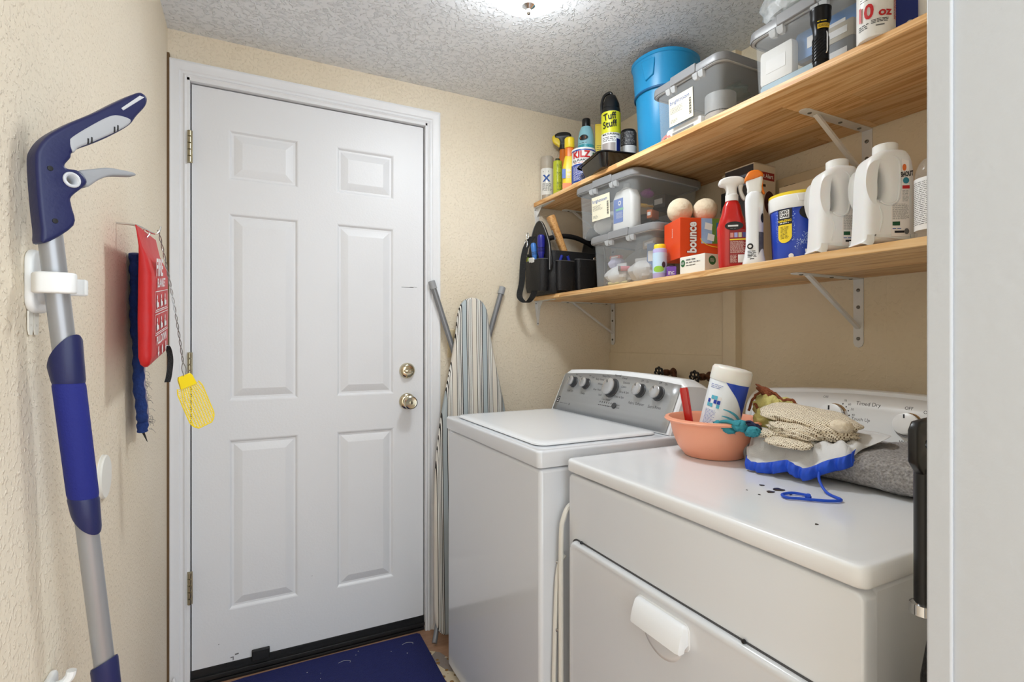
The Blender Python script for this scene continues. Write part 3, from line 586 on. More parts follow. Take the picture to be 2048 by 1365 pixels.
# ------------------------------------------------------------------ water valves and hose on the right wall
def valve(y, z, label):
    r = thing('water_valve', label, 'valve', (XR - 0.005, y, z), RZR)
    rust = mat('brown_bronze', (72, 46, 34), 0.5, 0.6, rgb2=(110, 70, 48), vs=50)
    MB().lathe([(0.020, 0), (0.020, 0.005), (0.011, 0.008), (0.011, 0.034), (0.014, 0.036), (0.014, 0.052), (0.008, 0.056), (0.006, 0.062), (0.0045, 0.082)], 16, TR((0, 0, 0), (PI / 2, 0, 0))).build('valve_body', rust, r)
    MB().tube(smooth_path([(0.0, -0.032, 0), (0.02, -0.034, 0.0), (0.036, -0.036, -0.006), (0.044, -0.036, -0.03)], 4), 0.009, 12).build('spout', rust, r)
    pts = []
    for i in range(64):
        t = 2 * PI * i / 64; R = 0.0215 + 0.0025 * math.cos(8 * t); pts.append((R * math.cos(t), -0.084, R * math.sin(t)))
    b = MB(); b.tube(pts, 0.0042, 8, closed=True); 
    wh = b.build('handwheel', BLACK, r)
    for q in range(5):
        t = 2 * PI * q / 5 + 0.3; MB().tube([(0, -0.084, 0), (0.02 * math.cos(t), -0.084, 0.02 * math.sin(t))], 0.003, 8).build('spoke', BLACK, wh)
    MB().lathe([(0.007, 0.080), (0.007, 0.088), (0.004, 0.090)], 12, TR((0, 0, 0), (PI / 2, 0, 0))).build('hub', BLACK, wh)
    MB().lathe([(0.003, 0.090), (0.0025, 0.0915)], 8, TR((0, 0, 0), (PI / 2, 0, 0))).build('wheel_screw', SCREW, wh)
valve(1.665, 1.072, 'dark bronze water valve with black wheel just above the washer console')
valve(1.470, 1.066, 'dark bronze water valve with black wheel beside the wipes canister')
o = MB().tube(smooth_path([(1.40, 1.106, 0.50), (1.395, 1.106, 0.80), (1.38, 1.108, 0.97), (1.43, 1.125, 1.03), (1.52, 1.15, 1.03), (1.575, 1.16, 1.00), (1.585, 1.16, 0.9)], 8), 0.015, 14)
tag(o.build('drain_hose', WHITEP), 'white corrugated drain hose rising behind the washer console', 'hose')

# ------------------------------------------------------------------ storage bins
def storage_bin(label, loc, rz, w=0.30, d=0.34, h=0.195, price_tag=True, seed=1, group='clear latch bins with grey lids'):
    r = thing('storage_bin', label, 'storage bin', loc, rz, group)
    wb, db_ = w * 0.88, d * 0.90
    t = MB()
    def ring(ww, dd_, z, rad): return [(a, c, z) for a, c in rrect(ww, dd_, rad, 5)]
    t.loft([ring(wb - 0.02, db_ - 0.02, 0.0, 0.02), ring(wb, db_, 0.008, 0.026), ring(w * 0.93, d * 0.935, h - 0.030, 0.030), ring(w * 0.94, d * 0.945, h - 0.024, 0.030)], True, False)
    t.build('tub', CLEAR, r, solid=0.0016, ang=50)
    # inner step of the tub bottom and rim
    rim = MB(); rim.loft([ring(w * 0.945, d * 0.95, h - 0.030, 0.03), ring(w * 0.985, d * 0.985, h - 0.028, 0.032), ring(w * 0.985, d * 0.985, h - 0.022, 0.032)], False, False)
    rim.build('tub_rim', FROST, r, solid=0.0015, ang=50)
    ld = MB(); ld.loft([ring(w * 0.975, d * 0.975, h - 0.024, 0.03), ring(w, d, h - 0.026, 0.034), ring(w + 0.003, d + 0.003, h - 0.020, 0.036), ring(w, d, h - 0.004, 0.036), ring(w - 0.010, d - 0.010, h, 0.034), ring(w - 0.030, d - 0.030, h, 0.03), ring(w - 0.042, d - 0.042, h - 0.008, 0.026)])
    ld_o = ld.build('lid', LIDG, r, ang=40)
    MB().bb(-0.052, 0.052, -d / 2 - 0.0045, -d / 2 + 0.006, h - 0.027, h + 0.0015).build('latch', LIDG, ld_o, bevel=0.0025)
    for x_ in (-0.068, -0.046, 0.046, 0.068):
        MB().loft([[(x_ - 0.010 * s, y, z), (x_ + 0.010 * s, y, z), (x_ + 0.010 * s, y + 0.012, z), (x_ - 0.010 * s, y + 0.012, z)] for s, y, z in ((1, -d / 2 - 0.001, h - 0.027), (0.9, -d / 2 + 0.002, h - 0.040), (0.5, -d / 2 + 0.006, h - 0.046))]).build('latch_tab', FROST, r, bevel=0.001)
    fnt = lambda u, v, o_=0.0: (u, -(d * (0.90 + 0.035 * (v - 0.008) / (h - 0.038))) / 2 - 0.002 - o_, v)
    if price_tag:
        p_ = patch('price_label', CREAM, r, fnt, -0.072, 0.030, h * 0.28, h * 0.72, 0.0004)
        text('brightroom', 0.018, INKBL, p_, fnt, -0.025, h * 0.635, 0.001)
        fine_print(INKG, p_, fnt, -0.066, -0.010, h * 0.46, h * 0.56, 3, 0.001, 0.35, seed)
        fine_print(INKG, p_, fnt, -0.066, -0.035, h * 0.32, h * 0.38, 2, 0.001, 0.35, seed + 1)
        bc = MB()
        for k in range(12): z = h * 0.34 + k * 0.0042; bc.add([fnt(0.014, z, 0.001), fnt(0.023, z, 0.001), fnt(0.023, z + 0.0018 + 0.001 * (k % 2), 0.001), fnt(0.014, z + 0.0018 + 0.001 * (k % 2), 0.001)], [(0, 1, 2, 3)])
        bc.build('barcode', INKB, p_, recalc=False, smooth=False)
    return r
BZ = {}
RB = -PI / 2
BZ['L1'] = storage_bin('lower clear bin of the stack on the lower shelf, packed with bagged odds', (1.355, 1.522, ZL + 0.0005), RB + 0.06, 0.355, 0.33, 0.198, False, 3)
BZ['L2'] = storage_bin('upper clear bin of the stack, with cream label, holding a white bottle', (1.355, 1.605, ZL + 0.200), RB + 0.08, 0.345, 0.36, 0.206, True, 5)
BZ['U1'] = storage_bin('clear grey-lidded bin with cream label beside the blue bucket', (1.375, 1.212, ZU + 0.0005), RB, 0.300, 0.34, 0.205, True, 7)
BZ['U2'] = storage_bin('clear grey-lidded bin behind the black flashlight', (1.388, 0.845, ZU + 0.0005), RB, 0.300, 0.34, 0.205, False, 9)

# contents of the bins: local bin frame (front = -y)
def in_bin(key, name, label, cat, x, y, z, rz=0.0, rot=None, group=None):
    br = BZ[key]; M = TR(br.location, br.rotation_euler) @ TR((x, y, z), rot or (0, 0, rz))
    return thing(name, label, cat, M.translation, group=group, rot=M.to_euler())
r = in_bin('L2', 'plastic_bottle', 'white bottle with blue label inside the upper stacked bin', 'bottle', 0.066, -0.118, 0.004)
MB().loft([[(a * s, c * s2, z) for a, c in rrect(0.108, 0.05, 0.014, 4)] for s, s2, z in ((0.95, 0.95, 0), (1, 1, 0.006), (1, 1, 0.118), (0.72, 0.9, 0.145), (0.32, 0.55, 0.152), (0.30, 0.52, 0.156))]).build('bottle_body', WHITEP, r)
MB().lathe([(0.014, 0.156), (0.014, 0.172), (0.012, 0.174)], 16).build('cap', FROST, r)
ff = on_front(0.0253)
p_ = patch('label', mat('label_blue', (96, 130, 206), 0.4), r, ff, -0.042, 0.008, 0.03, 0.118)
patch('label_mark', INKW, p_, ff, -0.018, -0.002, 0.092, 0.110, 0.001, ell=True); patch('label_mark', mat('label_blue', (96, 130, 206)), p_, ff, -0.0145, -0.0055, 0.0965, 0.1055, 0.0014, ell=True)
patch('label_band', mat('mint', (120, 200, 160), 0.4), p_, ff, -0.030, 0.010, 0.074, 0.082, 0.001); fine_print(INKW, p_, ff, -0.028, 0.008, 0.045, 0.068, 4, 0.001, 0.4, 12)
def junk(key, label, cat, name, m, x, y, z, dims, rz=0.0, kind='box', tilt_=0.0):
    r = in_bin(key, name, label, cat, x, y, z, rot=(tilt_, 0, rz))
    a, b_, c = dims
    if kind == 'box':
        MB().loft([[(p * s, q * s, zz) for p, q in rrect(a, b_, min(a, b_) * 0.15, 2)] for s, zz in ((0.96, 0), (1, c * 0.08), (1, c * 0.9), (0.94, c))]).build('shell', m, r)
        MB().bb(-a * 0.3, a * 0.3, -b_ / 2 - 0.001, -b_ / 2, c * 0.3, c * 0.7).build('face_label', INKW if m is not WHITEP else INKG, r)
    elif kind == 'roll':
        MB().lathe([(b_ * 0.5, 0), (b_ * 0.5, c), (b_ * 0.3, c), (b_ * 0.3, 0)], 24, c0=False, c1=False).build('roll', m, r); MB().lathe([(b_ * 0.3, 0.001), (b_ * 0.3, c - 0.001)], 20, c0=False, c1=False).build('core', INKG, r)
    elif kind == 'bag':
        sd = rnd.random() * 50
        def g(s, t):
            th_, ph = 2 * PI * s, PI * t
            n_ = noise.noise(Vector((math.cos(th_) * 2 + sd, math.sin(th_) * 2, t * 5))) * 0.35 + 0.85
            return (a / 2 * n_ * math.sin(ph) * math.cos(th_), b_ / 2 * n_ * math.sin(ph) * math.sin(th_), c / 2 - c / 2 * math.cos(ph) * 0.98)
        MB().grid(g, 20, 12).build('pouch', m, r, ang=25); MB().bb(-a * 0.25, a * 0.25, -0.002, 0.002, c * 0.85, c * 1.1).build('seal', m, r)
    elif kind == 'rod':
        MB().lathe([(b_ / 2, 0), (b_ / 2, a * 0.6), (b_ * 0.3, a * 0.64), (b_ * 0.3, a)], 14, TR((-a / 2, 0, b_ / 2), (0, PI / 2, 0))).build('shaft', m, r); MB().lathe([(b_ * 0.55, 0), (b_ * 0.55, a * 0.1)], 14, TR((-a / 2, 0, b_ / 2), (0, PI / 2, 0))).build('end_cap', INKG, r)
cm = lambda n_, c: mat(n_, c, 0.5, var=0.15, vs=25)
BAGC = mat('bag_film', (214, 218, 222), 0.25, var=0.1, clear=0.35)
junk('L2', 'dark grey box inside the upper stacked bin', 'box', 'small_box', cm('charcoal', (58, 60, 64)), 0.100, 0.055, 0.095, (0.06, 0.10, 0.05), 0.1)
junk('L2', 'purple pouch inside the upper stacked bin', 'pouch', 'soft_pouch', cm('purple', (150, 70, 160)), 0.108, -0.055, 0.125, (0.05, 0.06, 0.03), 0.2, 'bag')
junk('L2', 'yellow rod inside the upper stacked bin', 'rod', 'plastic_rod', cm('ochre', (206, 168, 70)), 0.115, -0.075, 0.085, (0.07, 0.014, 0.014), 1.4, 'rod')
junk('L2', 'orange clip inside the upper stacked bin', 'clip', 'plastic_clip', cm('orange_c', (206, 110, 60)), 0.125, -0.045, 0.045, (0.022, 0.05, 0.03), 0.2)
junk('L2', 'black cylinder lying inside the upper stacked bin', 'cylinder', 'battery_pack', cm('soot', (40, 42, 44)), 0.115, 0.01, 0.008, (0.10, 0.036, 0.03), 1.3, 'rod')
junk('L2', 'crumpled white pouch inside the upper stacked bin', 'pouch', 'soft_pouch', cm('pale', (232, 234, 236)), -0.055, -0.105, 0.006, (0.12, 0.07, 0.085), 0.3, 'bag')
junk('L2', 'pale grey packet behind the label of the upper stacked bin', 'packet', 'paper_packet', cm('pale2', (214, 216, 218)), -0.07, -0.055, 0.006, (0.12, 0.04, 0.14), 0.1)
junk('L2', 'tan packet at the back of the upper stacked bin', 'packet', 'paper_packet', cm('tanp', (190, 170, 130)), 0.02, 0.135, 0.006, (0.16, 0.03, 0.13), 0.0)
junk('L2', 'grey pouch at the bottom of the upper stacked bin', 'pouch', 'soft_pouch', cm('mid', (120, 118, 116)), -0.01, 0.06, 0.006, (0.14, 0.12, 0.09), 0.3, 'bag')
for q, (lb, c, x, y, z, dm, rz, k_) in enumerate((
        ('white pouch inside the lower stacked bin', (226, 228, 230), -0.06, -0.105, 0.006, (0.13, 0.07, 0.075), 0.2, 'bag'),
        ('lilac pouch inside the lower stacked bin', (196, 196, 224), -0.085, -0.10, 0.068, (0.07, 0.05, 0.05), 0.6, 'bag'),
        ('pink stick inside the lower stacked bin', (214, 130, 140), -0.010, -0.11, 0.055, (0.07, 0.018, 0.02), 1.0, 'rod'),
        ('blue box inside the lower stacked bin', (110, 140, 190), 0.095, -0.085, 0.05, (0.035, 0.04, 0.09), 0.2, 'box'),
        ('tan card box inside the lower stacked bin', (196, 172, 140), 0.06, -0.045, 0.135, (0.09, 0.05, 0.03), -0.2, 'box'),
        ('foil pouch inside the lower stacked bin', (206, 206, 206), 0.06, -0.105, 0.006, (0.12, 0.07, 0.08), 0.2, 'bag'),
        ('red card inside the lower stacked bin', (206, 110, 100), -0.085, -0.10, 0.11, (0.05, 0.02, 0.012), 0.2, 'box'),
        ('cream rod inside the lower stacked bin', (226, 220, 170), -0.06, -0.118, 0.01, (0.10, 0.012, 0.012), 0.15, 'rod'),
        ('grey heap of bags filling the lower stacked bin', (178, 178, 176), -0.02, 0.00, 0.006, (0.25, 0.14, 0.15), 0.1, 'bag'))):
    junk('L1', lb, {'bag': 'pouch', 'rod': 'rod', 'box': 'box'}[k_], {'bag': 'soft_pouch', 'rod': 'plastic_rod', 'box': 'small_box'}[k_], cm('l1_%d' % q, c), x, y, z, dm, rz, k_)
junk('U1', 'coral tape roll inside the bin beside the bucket', 'tape roll', 'tape_roll', cm('coral', (226, 120, 112)), -0.105, -0.118, 0.022, (0.05, 0.05, 0.025), 0, 'roll', PI / 2 - 0.1)
junk('U1', 'white block lying at the front of the bin beside the bucket', 'block', 'white_block', WHITEP, -0.030, -0.124, 0.004, (0.15, 0.034, 0.055), 0)
junk('U1', 'grey jar inside the bin beside the bucket', 'jar', 'grey_jar', cm('jar_grey', (150, 152, 154)), 0.078, -0.095, 0.055, (0.10, 0.09, 0.055), 0, 'roll')
junk('U1', 'beige tape roll inside the bin beside the bucket', 'tape roll', 'tape_roll', cm('putty', (176, 166, 156)), 0.078, -0.095, 0.006, (0.10, 0.09, 0.045), 0, 'roll')
junk('U1', 'red box inside the bin beside the bucket', 'box', 'small_box', cm('crimson', (196, 40, 60)), 0.095, 0.02, 0.006, (0.05, 0.08, 0.035), 0)
junk('U1', 'dark teal pouch at the top of the bin beside the bucket', 'pouch', 'soft_pouch', cm('teal_d', (70, 96, 90)), 0.06, -0.02, 0.115, (0.12, 0.10, 0.05), 0, 'bag')
junk('U1', 'brown pouch at the back of the bin beside the bucket', 'pouch', 'soft_pouch', cm('taupe', (110, 100, 88)), -0.03, 0.06, 0.006, (0.16, 0.14, 0.12), 0, 'bag')
junk('U2', 'white paper sleeve inside the bin behind the flashlight', 'packet', 'paper_packet', cm('bright', (244, 244, 242)), -0.078, -0.128, 0.058, (0.095, 0.026, 0.088), 0)
junk('U2', 'blue packet inside the bin behind the flashlight', 'packet', 'blue_packet', cm('packet_blue', (60, 130, 200)), 0.040, -0.104, 0.092, (0.16, 0.02, 0.070), 0.0)
junk('U2', 'pale blue packet at the bottom of the bin behind the flashlight', 'packet', 'blue_packet', cm('packet_pale', (176, 206, 224)), -0.04, -0.125, 0.006, (0.17, 0.035, 0.05), 0)
junk('U2', 'grey printed carton inside the bin behind the flashlight', 'carton', 'printed_carton', cm('slate', (104, 108, 116)), 0.086, -0.125, 0.006, (0.075, 0.035, 0.07), 0)
junk('U2', 'tan printed carton inside the bin behind the flashlight', 'carton', 'printed_carton', cm('kraft', (196, 186, 166)), 0.086, -0.125, 0.078, (0.072, 0.03, 0.04), 0)
junk('U2', 'red pouch at the bottom of the bin behind the flashlight', 'pouch', 'soft_pouch', cm('rose', (190, 80, 110)), -0.06, -0.085, 0.006, (0.06, 0.04, 0.035), 0, 'bag')
# ------------------------------------------------------------------ upper shelf, far end: cans and sprays
def can(name, label, cat, x, y, z, R, h, body_m, cap=None, cap_h=0.0, cap_r=0.8, rz=None, group=None, shoulder=0.0, rim=True):
    r = thing(name, label, cat, (x, y, z), facing(x, y) if rz is None else rz, group)
    pr = [(R * 0.94, 0), (R, 0.003), (R, h - 0.004 - shoulder)]
    if shoulder: pr += [(R * 0.97, h - shoulder * 0.7), (R * 0.8, h - shoulder * 0.25), (R * 0.6, h)]
    else: pr += [(R * 0.97, h - 0.001), (R * 0.9, h)]
    MB().lathe(pr, 32).build('can_body' if rim else 'bottle_body', body_m, r)
    if cap:
        c = cap_r * R
        MB().lathe([(c * 0.96, h - 0.002), (c, h), (c * 0.98, h + cap_h - 0.004), (c * 0.90, h + cap_h)], 28).build('cap', cap, r)
    return r
CW = mat('can_white', (240, 240, 238), 0.3, var=0.02)
r = can('spray_can', 'white and tan spray can standing at the wall end of the upper shelf', 'spray can', 1.215, 2.060, ZU, 0.030, 0.150, CW, mat('tan_cap', (190, 180, 166), 0.4), 0.055, 1.0, rz=facing(1.215, 2.06) + 0.1)
f_ = on_cyl(0.030); patch('label_band', mat('tan_l', (176, 164, 150), 0.4), r, f_, -0.03, 0.03, 0.0, 0.028); text('X', 0.042, INKBL, r, f_, -0.006, 0.10, 0.0028, bold=0.03); fine_print(INKG, r, f_, -0.026, 0.02, 0.045, 0.08, 4, seed=21); fine_print(INKG, r, f_, -0.022, 0.012, 0.128, 0.138, 1, seed=20)
r = can('spray_can', 'slim lime green can beside the white and tan spray can', 'can', 1.225, 1.985, ZU, 0.020, 0.165, mat('lime', (196, 206, 52), 0.35), mat('dark_olive', (70, 72, 40), 0.5), 0.012, 0.55)
fine_print(mat('lime_d', (120, 140, 40)), r, on_cyl(0.020), -0.004, 0.022, 0.02, 0.15, 12, seed=22)
# trigger sprayer heads
def trigger_head(r, z, m, m2, s=1.0, flip=1, name='trigger_head'):
    o1 = [(-0.030, 0.028), (-0.034, 0.036), (-0.028, 0.046), (-0.010, 0.052), (0.014, 0.052), (0.028, 0.046), (0.032, 0.036), (0.026, 0.030), (0.014, 0.026), (0.012, 0.010), (0.013, 0.0), (-0.013, 0.0), (-0.014, 0.012), (-0.018, 0.024)]
    hd = MB().plate([[(x_ * s * flip, zz * s) for x_, zz in o1]], 0.022 * s, 0.006 * s, M=TR((0, 0, z)), k=3).build(name, m, r, ang=60)
    o2 = [(0.016, 0.030), (0.028, 0.030), (0.026, 0.014), (0.034, -0.008), (0.028, -0.012), (0.019, 0.006)]
    MB().plate([[(x_ * s * flip, zz * s) for x_, zz in o2]], 0.012 * s, 0.003 * s, M=TR((0, 0, z)), k=3).build('trigger', m2, hd, ang=60)
    MB().lathe([(0.0165 * s, -0.014 * s), (0.0165 * s, 0.002 * s), (0.013 * s, 0.004 * s)], 20, TR((0, 0, z))).build('collar', m, hd)
    return hd
def flat_bottle(r, secs, m, w=1.0, name='bottle_body', n=5):
    return MB().loft([[(a, c, z) for a, c in rrect(ww, dd_, min(ww, dd_) * 0.42, n)] for ww, dd_, z in secs]).build(name, m, r, ang=60)
ORG = mat('orange_plastic', (232, 122, 24), 0.35, var=0.08); YEL = mat('yellow_plastic', (246, 216, 50), 0.35, var=0.05)
r = thing('spray_bottle', 'orange spray bottle with yellow nozzle and black trigger', 'spray bottle', (1.288, 2.040, ZU), facing(1.288, 2.04))
flat_bottle(r, ((0.07, 0.05, 0), (0.075, 0.055, 0.01), (0.075, 0.055, 0.13), (0.05, 0.04, 0.19), (0.032, 0.032, 0.215), (0.03, 0.03, 0.250)), ORG)
hd = trigger_head(r, 0.262, BLACK, BLACK, 1.2, 1)
MB().plate([[(-0.050, 0.285), (-0.044, 0.262), (-0.022, 0.246), (-0.014, 0.228), (-0.004, 0.228), (-0.008, 0.262), (-0.022, 0.286), (-0.04, 0.296)]], 0.024, 0.005, k=2, M=TR((0, 0, 0.016))).build('nozzle', YEL, hd, ang=60)
fine_print(mat('orange_d', (200, 80, 16)), r, on_front(0.0278), -0.030, 0.03, 0.02, 0.12, 8, seed=23); patch('label', INKW, r, on_front(0.0278), 0.008, 0.030, 0.06, 0.15, 0.001)
r = thing('lotion_bottle', 'yellow and orange bottle with yellow cap in front of the orange spray', 'bottle', (1.212, 1.868, ZU), facing(1.212, 1.868))
flat_bottle(r, ((0.055, 0.036, 0), (0.060, 0.040, 0.01), (0.062, 0.042, 0.09), (0.05, 0.036, 0.125), (0.038, 0.03, 0.15)), YEL)
flat_bottle(r, ((0.0385, 0.031, 0.138), (0.0395, 0.0315, 0.15), (0.0395, 0.0315, 0.175), (0.036, 0.03, 0.183)), ORG, name='neck')
MB().lathe([(0.020, 0.183), (0.0215, 0.186), (0.021, 0.222), (0.018, 0.226)], 24).build('cap', YEL, r)
f_ = on_front(0.0212); patch('label_band', ORG, r, f_, -0.029, 0.029, 0.006, 0.03); patch('label_panel', mat('label_cobalt', (46, 96, 190), 0.4), r, f_, -0.031, -0.016, 0.05, 0.09); patch('label_panel', INKB, r, f_, 0.008, 0.028, 0.03, 0.10); fine_print(YEL, r, f_, 0.011, 0.025, 0.04, 0.095, 5, 0.0012, seed=19)
fine_print(INKW, r, f_, -0.012, 0.006, 0.05, 0.09, 4, seed=24)
# paint can with aerosol behind it
r = thing('paint_can', 'white and blue paint can with red lettering beside the black tray', 'paint can', (1.225, 1.782, ZU), facing(1.225, 1.782) - 0.06)
R = 0.0485
MB().lathe([(R * 0.98, 0), (R * 1.02, 0.002), (R * 1.02, 0.005), (R, 0.007), (R, 0.138), (R * 1.02, 0.140), (R * 1.02, 0.145), (R * 0.9, 0.146)], 40).build('can_body', CW, r)
f_ = on_cyl(R); kb = mat('kilz_blue', (24, 66, 160), 0.35)
patch('label_band', kb, r, f_, -0.075, 0.075, 0.008, 0.080, n=30); patch('label_band', kb, r, f_, -0.075, 0.075, 0.133, 0.138, n=30); patch('label_base', INKB, r, f_, -0.075, 0.075, 0.0065, 0.0085, 0.0008, n=30)
text('KILZ', 0.037, INKR, r, f_, -0.008, 0.116, 0.0026, bold=0.035, sx=0.95); text('2', 0.042, mat('ink_green', (20, 110, 60)), r, f_, 0.050, 0.108, 0.0026, bold=0.03)
text('ALL-PURPOSE', 0.0125, INKB, r, f_, -0.010, 0.0935, 0.0012, bold=0.02); fine_print(INKR, r, f_, -0.04, 0.02, 0.082, 0.088, 1, 0.0012, 0.4, seed=18); fine_print(INKW, r, f_, -0.045, 0.045, 0.014, 0.074, 8, seed=25, fill=0.4)
r = can('spray_can', 'light blue aerosol can with black cap behind the paint can', 'spray can', 1.300, 1.872, ZU, 0.0365, 0.288, mat('sky_can', (150, 206, 222), 0.3, var=0.05), BLACK, 0.036, 0.5, shoulder=0.07)
f_ = on_cyl(0.0365); patch('label_band', mat('teal_can', (70, 176, 192), 0.35), r, f_, -0.045, 0.045, 0.13, 0.205, n=20); patch('badge', INKB, r, f_, -0.032, 0.008, 0.222, 0.246, 0.0008, ell=True); fine_print(ORG, r, f_, -0.026, 0.004, 0.230, 0.238, 1, 0.0014, 0.8, seed=17); fine_print(INKB, r, f_, -0.034, 0.012, 0.165, 0.215, 4, seed=26, fill=0.3); patch('mark', INKB, r, f_, 0.0, 0.016, 0.136, 0.152, 0.001, ell=True)
r = thing('yellow_carton', 'tall yellow carton between the blue aerosol and the yellow can', 'carton', (1.365, 1.845, ZU), facing(1.36, 1.845))
MB().bb(-0.030, 0.030, -0.02, 0.02, 0, 0.295).build('carton_body', YEL, r, bevel=0.001); MB().bb(-0.030, 0.030, -0.0205, 0.0205, 0.295, 0.300).build('top_flap', YEL, r, bevel=0.001); fine_print(INKB, r, on_front(0.0202), -0.024, 0.026, 0.08, 0.21, 9, seed=27, fill=0.25)
r = can('spray_can', 'yellow foam cleaner can with black dome cap standing in the black tray', 'spray can', 1.272, 1.662, ZU + 0.010, 0.0375, 0.250, CW, BLACK, 0.02, 0.97, shoulder=0.0)
f_ = on_cyl(0.0375); ty = mat('tuff_yellow', (226, 226, 40), 0.35)
patch('label_field', ty, r, f_, -0.055, 0.055, 0.165, 0.248, n=24); text('Tuff', 0.036, INKB, r, f_, -0.006, 0.226, 0.0028, bold=0.02, rot=0.12, sx=0.85); text('Stuff', 0.036, INKB, r, f_, -0.006, 0.196, 0.0028, bold=0.02, rot=0.12, sx=0.85)
text('MULTI-PURPOSE', 0.010, INKB, r, f_, 0.0, 0.158, 0.0012, bold=0.02); patch('label_panel', mat('navy_l', (24, 34, 110), 0.4), r, f_, 0.022, 0.046, 0.09, 0.142, n=8); patch('label_picture', mat('pic_grey', (170, 160, 156), 0.4), r, f_, -0.04, 0.018, 0.09, 0.125, n=14); fine_print(INKG, r, f_, -0.035, 0.02, 0.13, 0.15, 2, seed=28)
MB().loft([[(a * s, c * s2 + oy, z) for a, c in rrect(0.068, 0.068, 0.03, 5)] for s, s2, oy, z in ((1, 1, 0, 0.268), (0.95, 0.95, 0, 0.285), (0.72, 0.72, 0, 0.305), (0.55, 0.6, 0, 0.318), (0.4, 0.45, 0, 0.321))]).build('dome_cap', BLACK, r, ang=50)
MB().tube(smooth_path([(-0.034, 0.0, 0.25), (-0.036, 0.0, 0.29), (-0.026, 0, 0.322), (-0.006, 0, 0.334), (0.004, 0, 0.326)], 5), [0.006] * 20 + [0.005], 10).build('brush_handle', BLACK, r)
r = can('metal_can', 'dark printed can with white base beside the blue bucket', 'can', 1.365, 1.672, ZU, 0.034, 0.205, mat('dark_print', (66, 66, 70), 0.4), BLACK, 0.008, 0.92)
f_ = on_cyl(0.034); patch('label_base', INKW, r, f_, -0.05, 0.05, 0.10, 0.145, n=16); fine_print(INKW, r, f_, -0.03, 0.03, 0.15, 0.20, 6, seed=29, fill=0.25)
# black food tray hanging over the shelf edge
TRAY = mat('black_tray', (16, 16, 18), 0.12, var=0.1, coat=0.3)
r = thing('plastic_tray', 'shiny black plastic tray overhanging the upper shelf edge', 'tray', (1.222, 1.612, ZU), -0.19)
def tring(w_, d_, z, rad): return [(a, c, z) for a, c in rrect(w_, d_, rad, 5)]
MB().loft([tring(0.125, 0.165, 0.0, 0.018), tring(0.135, 0.175, 0.006, 0.024), tring(0.158, 0.202, 0.046, 0.028), tring(0.178, 0.222, 0.048, 0.032), tring(0.182, 0.226, 0.045, 0.034), tring(0.178, 0.222, 0.050, 0.032), tring(0.154, 0.198, 0.050, 0.026), tring(0.131, 0.171, 0.009, 0.022)]).build('tray_shell', TRAY, r, ang=45)
MB().loft([tring(0.184, 0.228, 0.0445, 0.034), tring(0.184, 0.228, 0.0475, 0.034), tring(0.180, 0.224, 0.0475, 0.032), tring(0.180, 0.224, 0.0445, 0.032)], False, False).build('rolled_edge', TRAY, r)
# blue bucket
BLU = mat('bucket_blue', (34, 152, 212), 0.35, var=0.04, vs=4)
r = thing('waste_bucket', 'bright blue plastic bucket between the cans and the clear bin', 'bucket', (1.386, 1.484, ZU), facing(1.386, 1.484))
def bk_ring(R_, z, lob=0.0): return [(R_ * (1 + lob * math.cos(4 * t)) * math.cos(t), R_ * (1 + lob * math.cos(4 * t)) * math.sin(t), z) for t in [2 * PI * i / 64 for i in range(64)]]
MB().loft([bk_ring(0.088, 0), bk_ring(0.091, 0.004), bk_ring(0.106, 0.27, 0.0), bk_ring(0.109, 0.272), bk_ring(0.110, 0.276), bk_ring(0.114, 0.36, 0.015), bk_ring(0.118, 0.385, 0.02), bk_ring(0.121, 0.387, 0.02), bk_ring(0.121, 0.398, 0.02), bk_ring(0.117, 0.400, 0.02), bk_ring(0.112, 0.36, 0.012), bk_ring(0.086, 0.006)]).build('bucket_body', BLU, r, ang=40)
MB().loft([bk_ring(0.1105, 0.268), bk_ring(0.1135, 0.270), bk_ring(0.1135, 0.274), bk_ring(0.1105, 0.277)], False, False).build('rib', mat('bucket_rib', (20, 96, 150), 0.4), r, ang=40)
f_ = on_cyl(0.1155, -0.55)
MB().loft([[f_(u, v, o_) for u, v in ((-0.032 * s, 0.375), (0.032 * s, 0.375), (0.024 * s, 0.315 + 0.02 * (1 - s)), (-0.010 * s, 0.300 + 0.02 * (1 - s)))] for s, o_ in ((1, -0.006), (0.9, 0.003), (0.5, 0.004))]).build('spout_panel', BLU, r, bevel=0.002)
# right end of the upper shelf
r = thing('flashlight', 'black ribbed flashlight standing on its end before a clear bin', 'flashlight', (1.193, 0.766, ZU), facing(1.193, 0.766))
MB().lathe([(0.0150, 0), (0.0160, 0.002), (0.0160, 0.016), (0.0175, 0.018), (0.0178, 0.070), (0.0165, 0.074), (0.0160, 0.078), (0.0165, 0.092), (0.0200, 0.108), (0.0215, 0.112), (0.0215, 0.132), (0.0225, 0.134), (0.0225, 0.140), (0.0200, 0.142), (0.018, 0.1405)], 36).build('barrel', mat('black_alu', (26, 26, 28), 0.3, 0.6, var=0.2), r)
for k in range(9):
    pts = [(0.0180 * math.sin(-1.2 + 0.16 * i), -0.0180 * math.cos(-1.2 + 0.16 * i), 0.012 + k * 0.0075 + 0.0022 * i) for i in range(12)]
    pts = [p for p in pts if 0.018 < p[2] < 0.070]
    if len(pts) > 2: MB().tube(pts, 0.0010, 5).build('grip_rib', BLACK, r)
f_ = on_cyl(0.0170); patch('label_band', mat('caution_yellow', (226, 186, 40), 0.4), r, on_cyl(0.0182), -0.006, 0.020, 0.088, 0.099, 0.0016); fine_print(INKB, r, on_cyl(0.0182), -0.004, 0.018, 0.0905, 0.0965, 2, 0.0026, seed=16); fine_print(YEL, r, on_cyl(0.0195), -0.006, 0.018, 0.102, 0.106, 1, 0.0022, seed=15)
